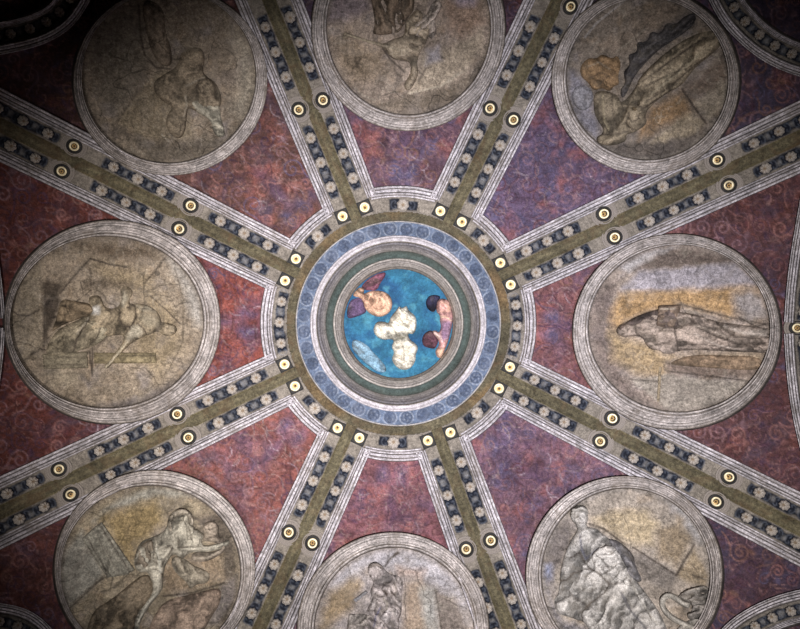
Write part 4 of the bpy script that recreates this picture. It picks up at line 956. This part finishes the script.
# --- bottom: tangled helmeted figures
a = T(290, 525, 3.81); b = T(335, 540, 6.667)
R = roundel('S', (152, 142, 140), [
    (a((130, 230), (220, 140), (300, 110), (420, 90), (560, 140), (640, 210), (700, 330), (600, 260), (480, 180), (300, 150), (200, 230)), (170, 166, 176), 5, .85),
    (a((150, 260), (230, 200), (270, 230), (240, 310), (150, 390), (100, 420)), (142, 118, 84), 5, .85),
    (a((440, 220), (500, 210), (510, 330), (560, 420), (430, 420)), (156, 132, 110), 5, .8),
    (a((552, 240), (590, 270), (640, 310), (690, 420), (575, 420)), (118, 106, 100), 2, .9),
    (a((490, 240), (548, 240), (572, 420), (520, 420)), (150, 150, 148), 4, .8),
    (a((400, 160), (520, 170), (500, 200), (420, 195)), (170, 142, 128), 4, .7)],
    [(b((335, 175), (370, 125), (415, 90)), 2, D, .85), (b((400, 98), (418, 88)), 3.4, D, .9), (b((665, 320), (690, 450), (710, 600)), 1.4, D, .8), (b((455, 130), (470, 118), (490, 128)), 1, D, .7)], rim=(140, 130, 128))
p = relief('person', R, b((180, 600), (215, 520), (205, 470), (250, 400), (230, 340), (260, 290), (225, 240), (215, 190), (250, 155), (300, 160), (330, 200), (370, 230), (430, 240), (460, 290), (440, 400), (450, 480), (420, 560), (440, 700), (160, 700)), (160, 150, 150), .06, 6, (50, 3.6, .6),
    [(b((330, 290), (315, 340), (340, 380), (300, 390), (270, 370)), 1.5, D, .85), (b((330, 350), (345, 370)), 2.4, (66, 50, 40), .9), (b((375, 360), (395, 375)), 2.4, (66, 50, 40), .9), (b((340, 290), (380, 280), (410, 320), (400, 370), (370, 390)), 1.3, D, .8), (b((250, 400), (220, 480), (260, 480), (280, 430)), 1.4, D, .85),
     (b((300, 460), (270, 520), (260, 590)), 1.6, (92, 90, 122), .85), (b((320, 400), (350, 430), (340, 480)), 1.3, LT, .7), (b((410, 440), (440, 470), (420, 540)), 1.5, D, .8), (b((90, 490), (130, 520), (180, 500)), 1.3, D, .8), (b((230, 240), (260, 280), (300, 240)), 1.4, D, .8)],
    [(*b((370, 335))[0], 8, .045), (*b((275, 225))[0], 7, .03), (*b((380, 490))[0], 9, .03)], label='tangled draped person with pale face',
    hi=[(b((345, 300), (380, 290), (405, 320), (395, 360), (365, 375), (345, 345)), (196, 182, 172), 1.5, .7), (b((240, 200), (290, 195), (300, 240), (260, 260)), (182, 172, 168), 2, .6), (b((230, 420), (250, 400), (270, 430), (240, 480)), (184, 176, 176), 2, .7), (b((360, 470), (410, 460), (420, 510), (370, 520)), (184, 176, 178), 2, .7)])
relief('helmet', p, b((215, 200), (225, 165), (265, 148), (305, 160), (330, 195), (310, 205), (270, 190), (240, 200)), (120, 110, 106), .085, 3.5, (10, 4, .3), label='grey helmet')
relief('sword', R, b((118, 400), (205, 335), (222, 350), (140, 418)), (164, 164, 174), .05, 2.5, None, [(b((125, 405), (215, 342)), 1, D, .8)], smooth=0, label='pale blade')
relief('drapery', p, b((90, 490), (120, 500), (170, 490), (210, 500), (270, 510), (250, 570), (210, 600), (200, 700), (60, 700), (80, 580)), (146, 138, 134), .05, 5, (-45, 3.4, .6))
relief('drapery', p, b((330, 460), (400, 440), (440, 500), (410, 540), (360, 540), (330, 600), (290, 700), (280, 560)), (170, 162, 164), .08, 5, (30, 3.4, .6))
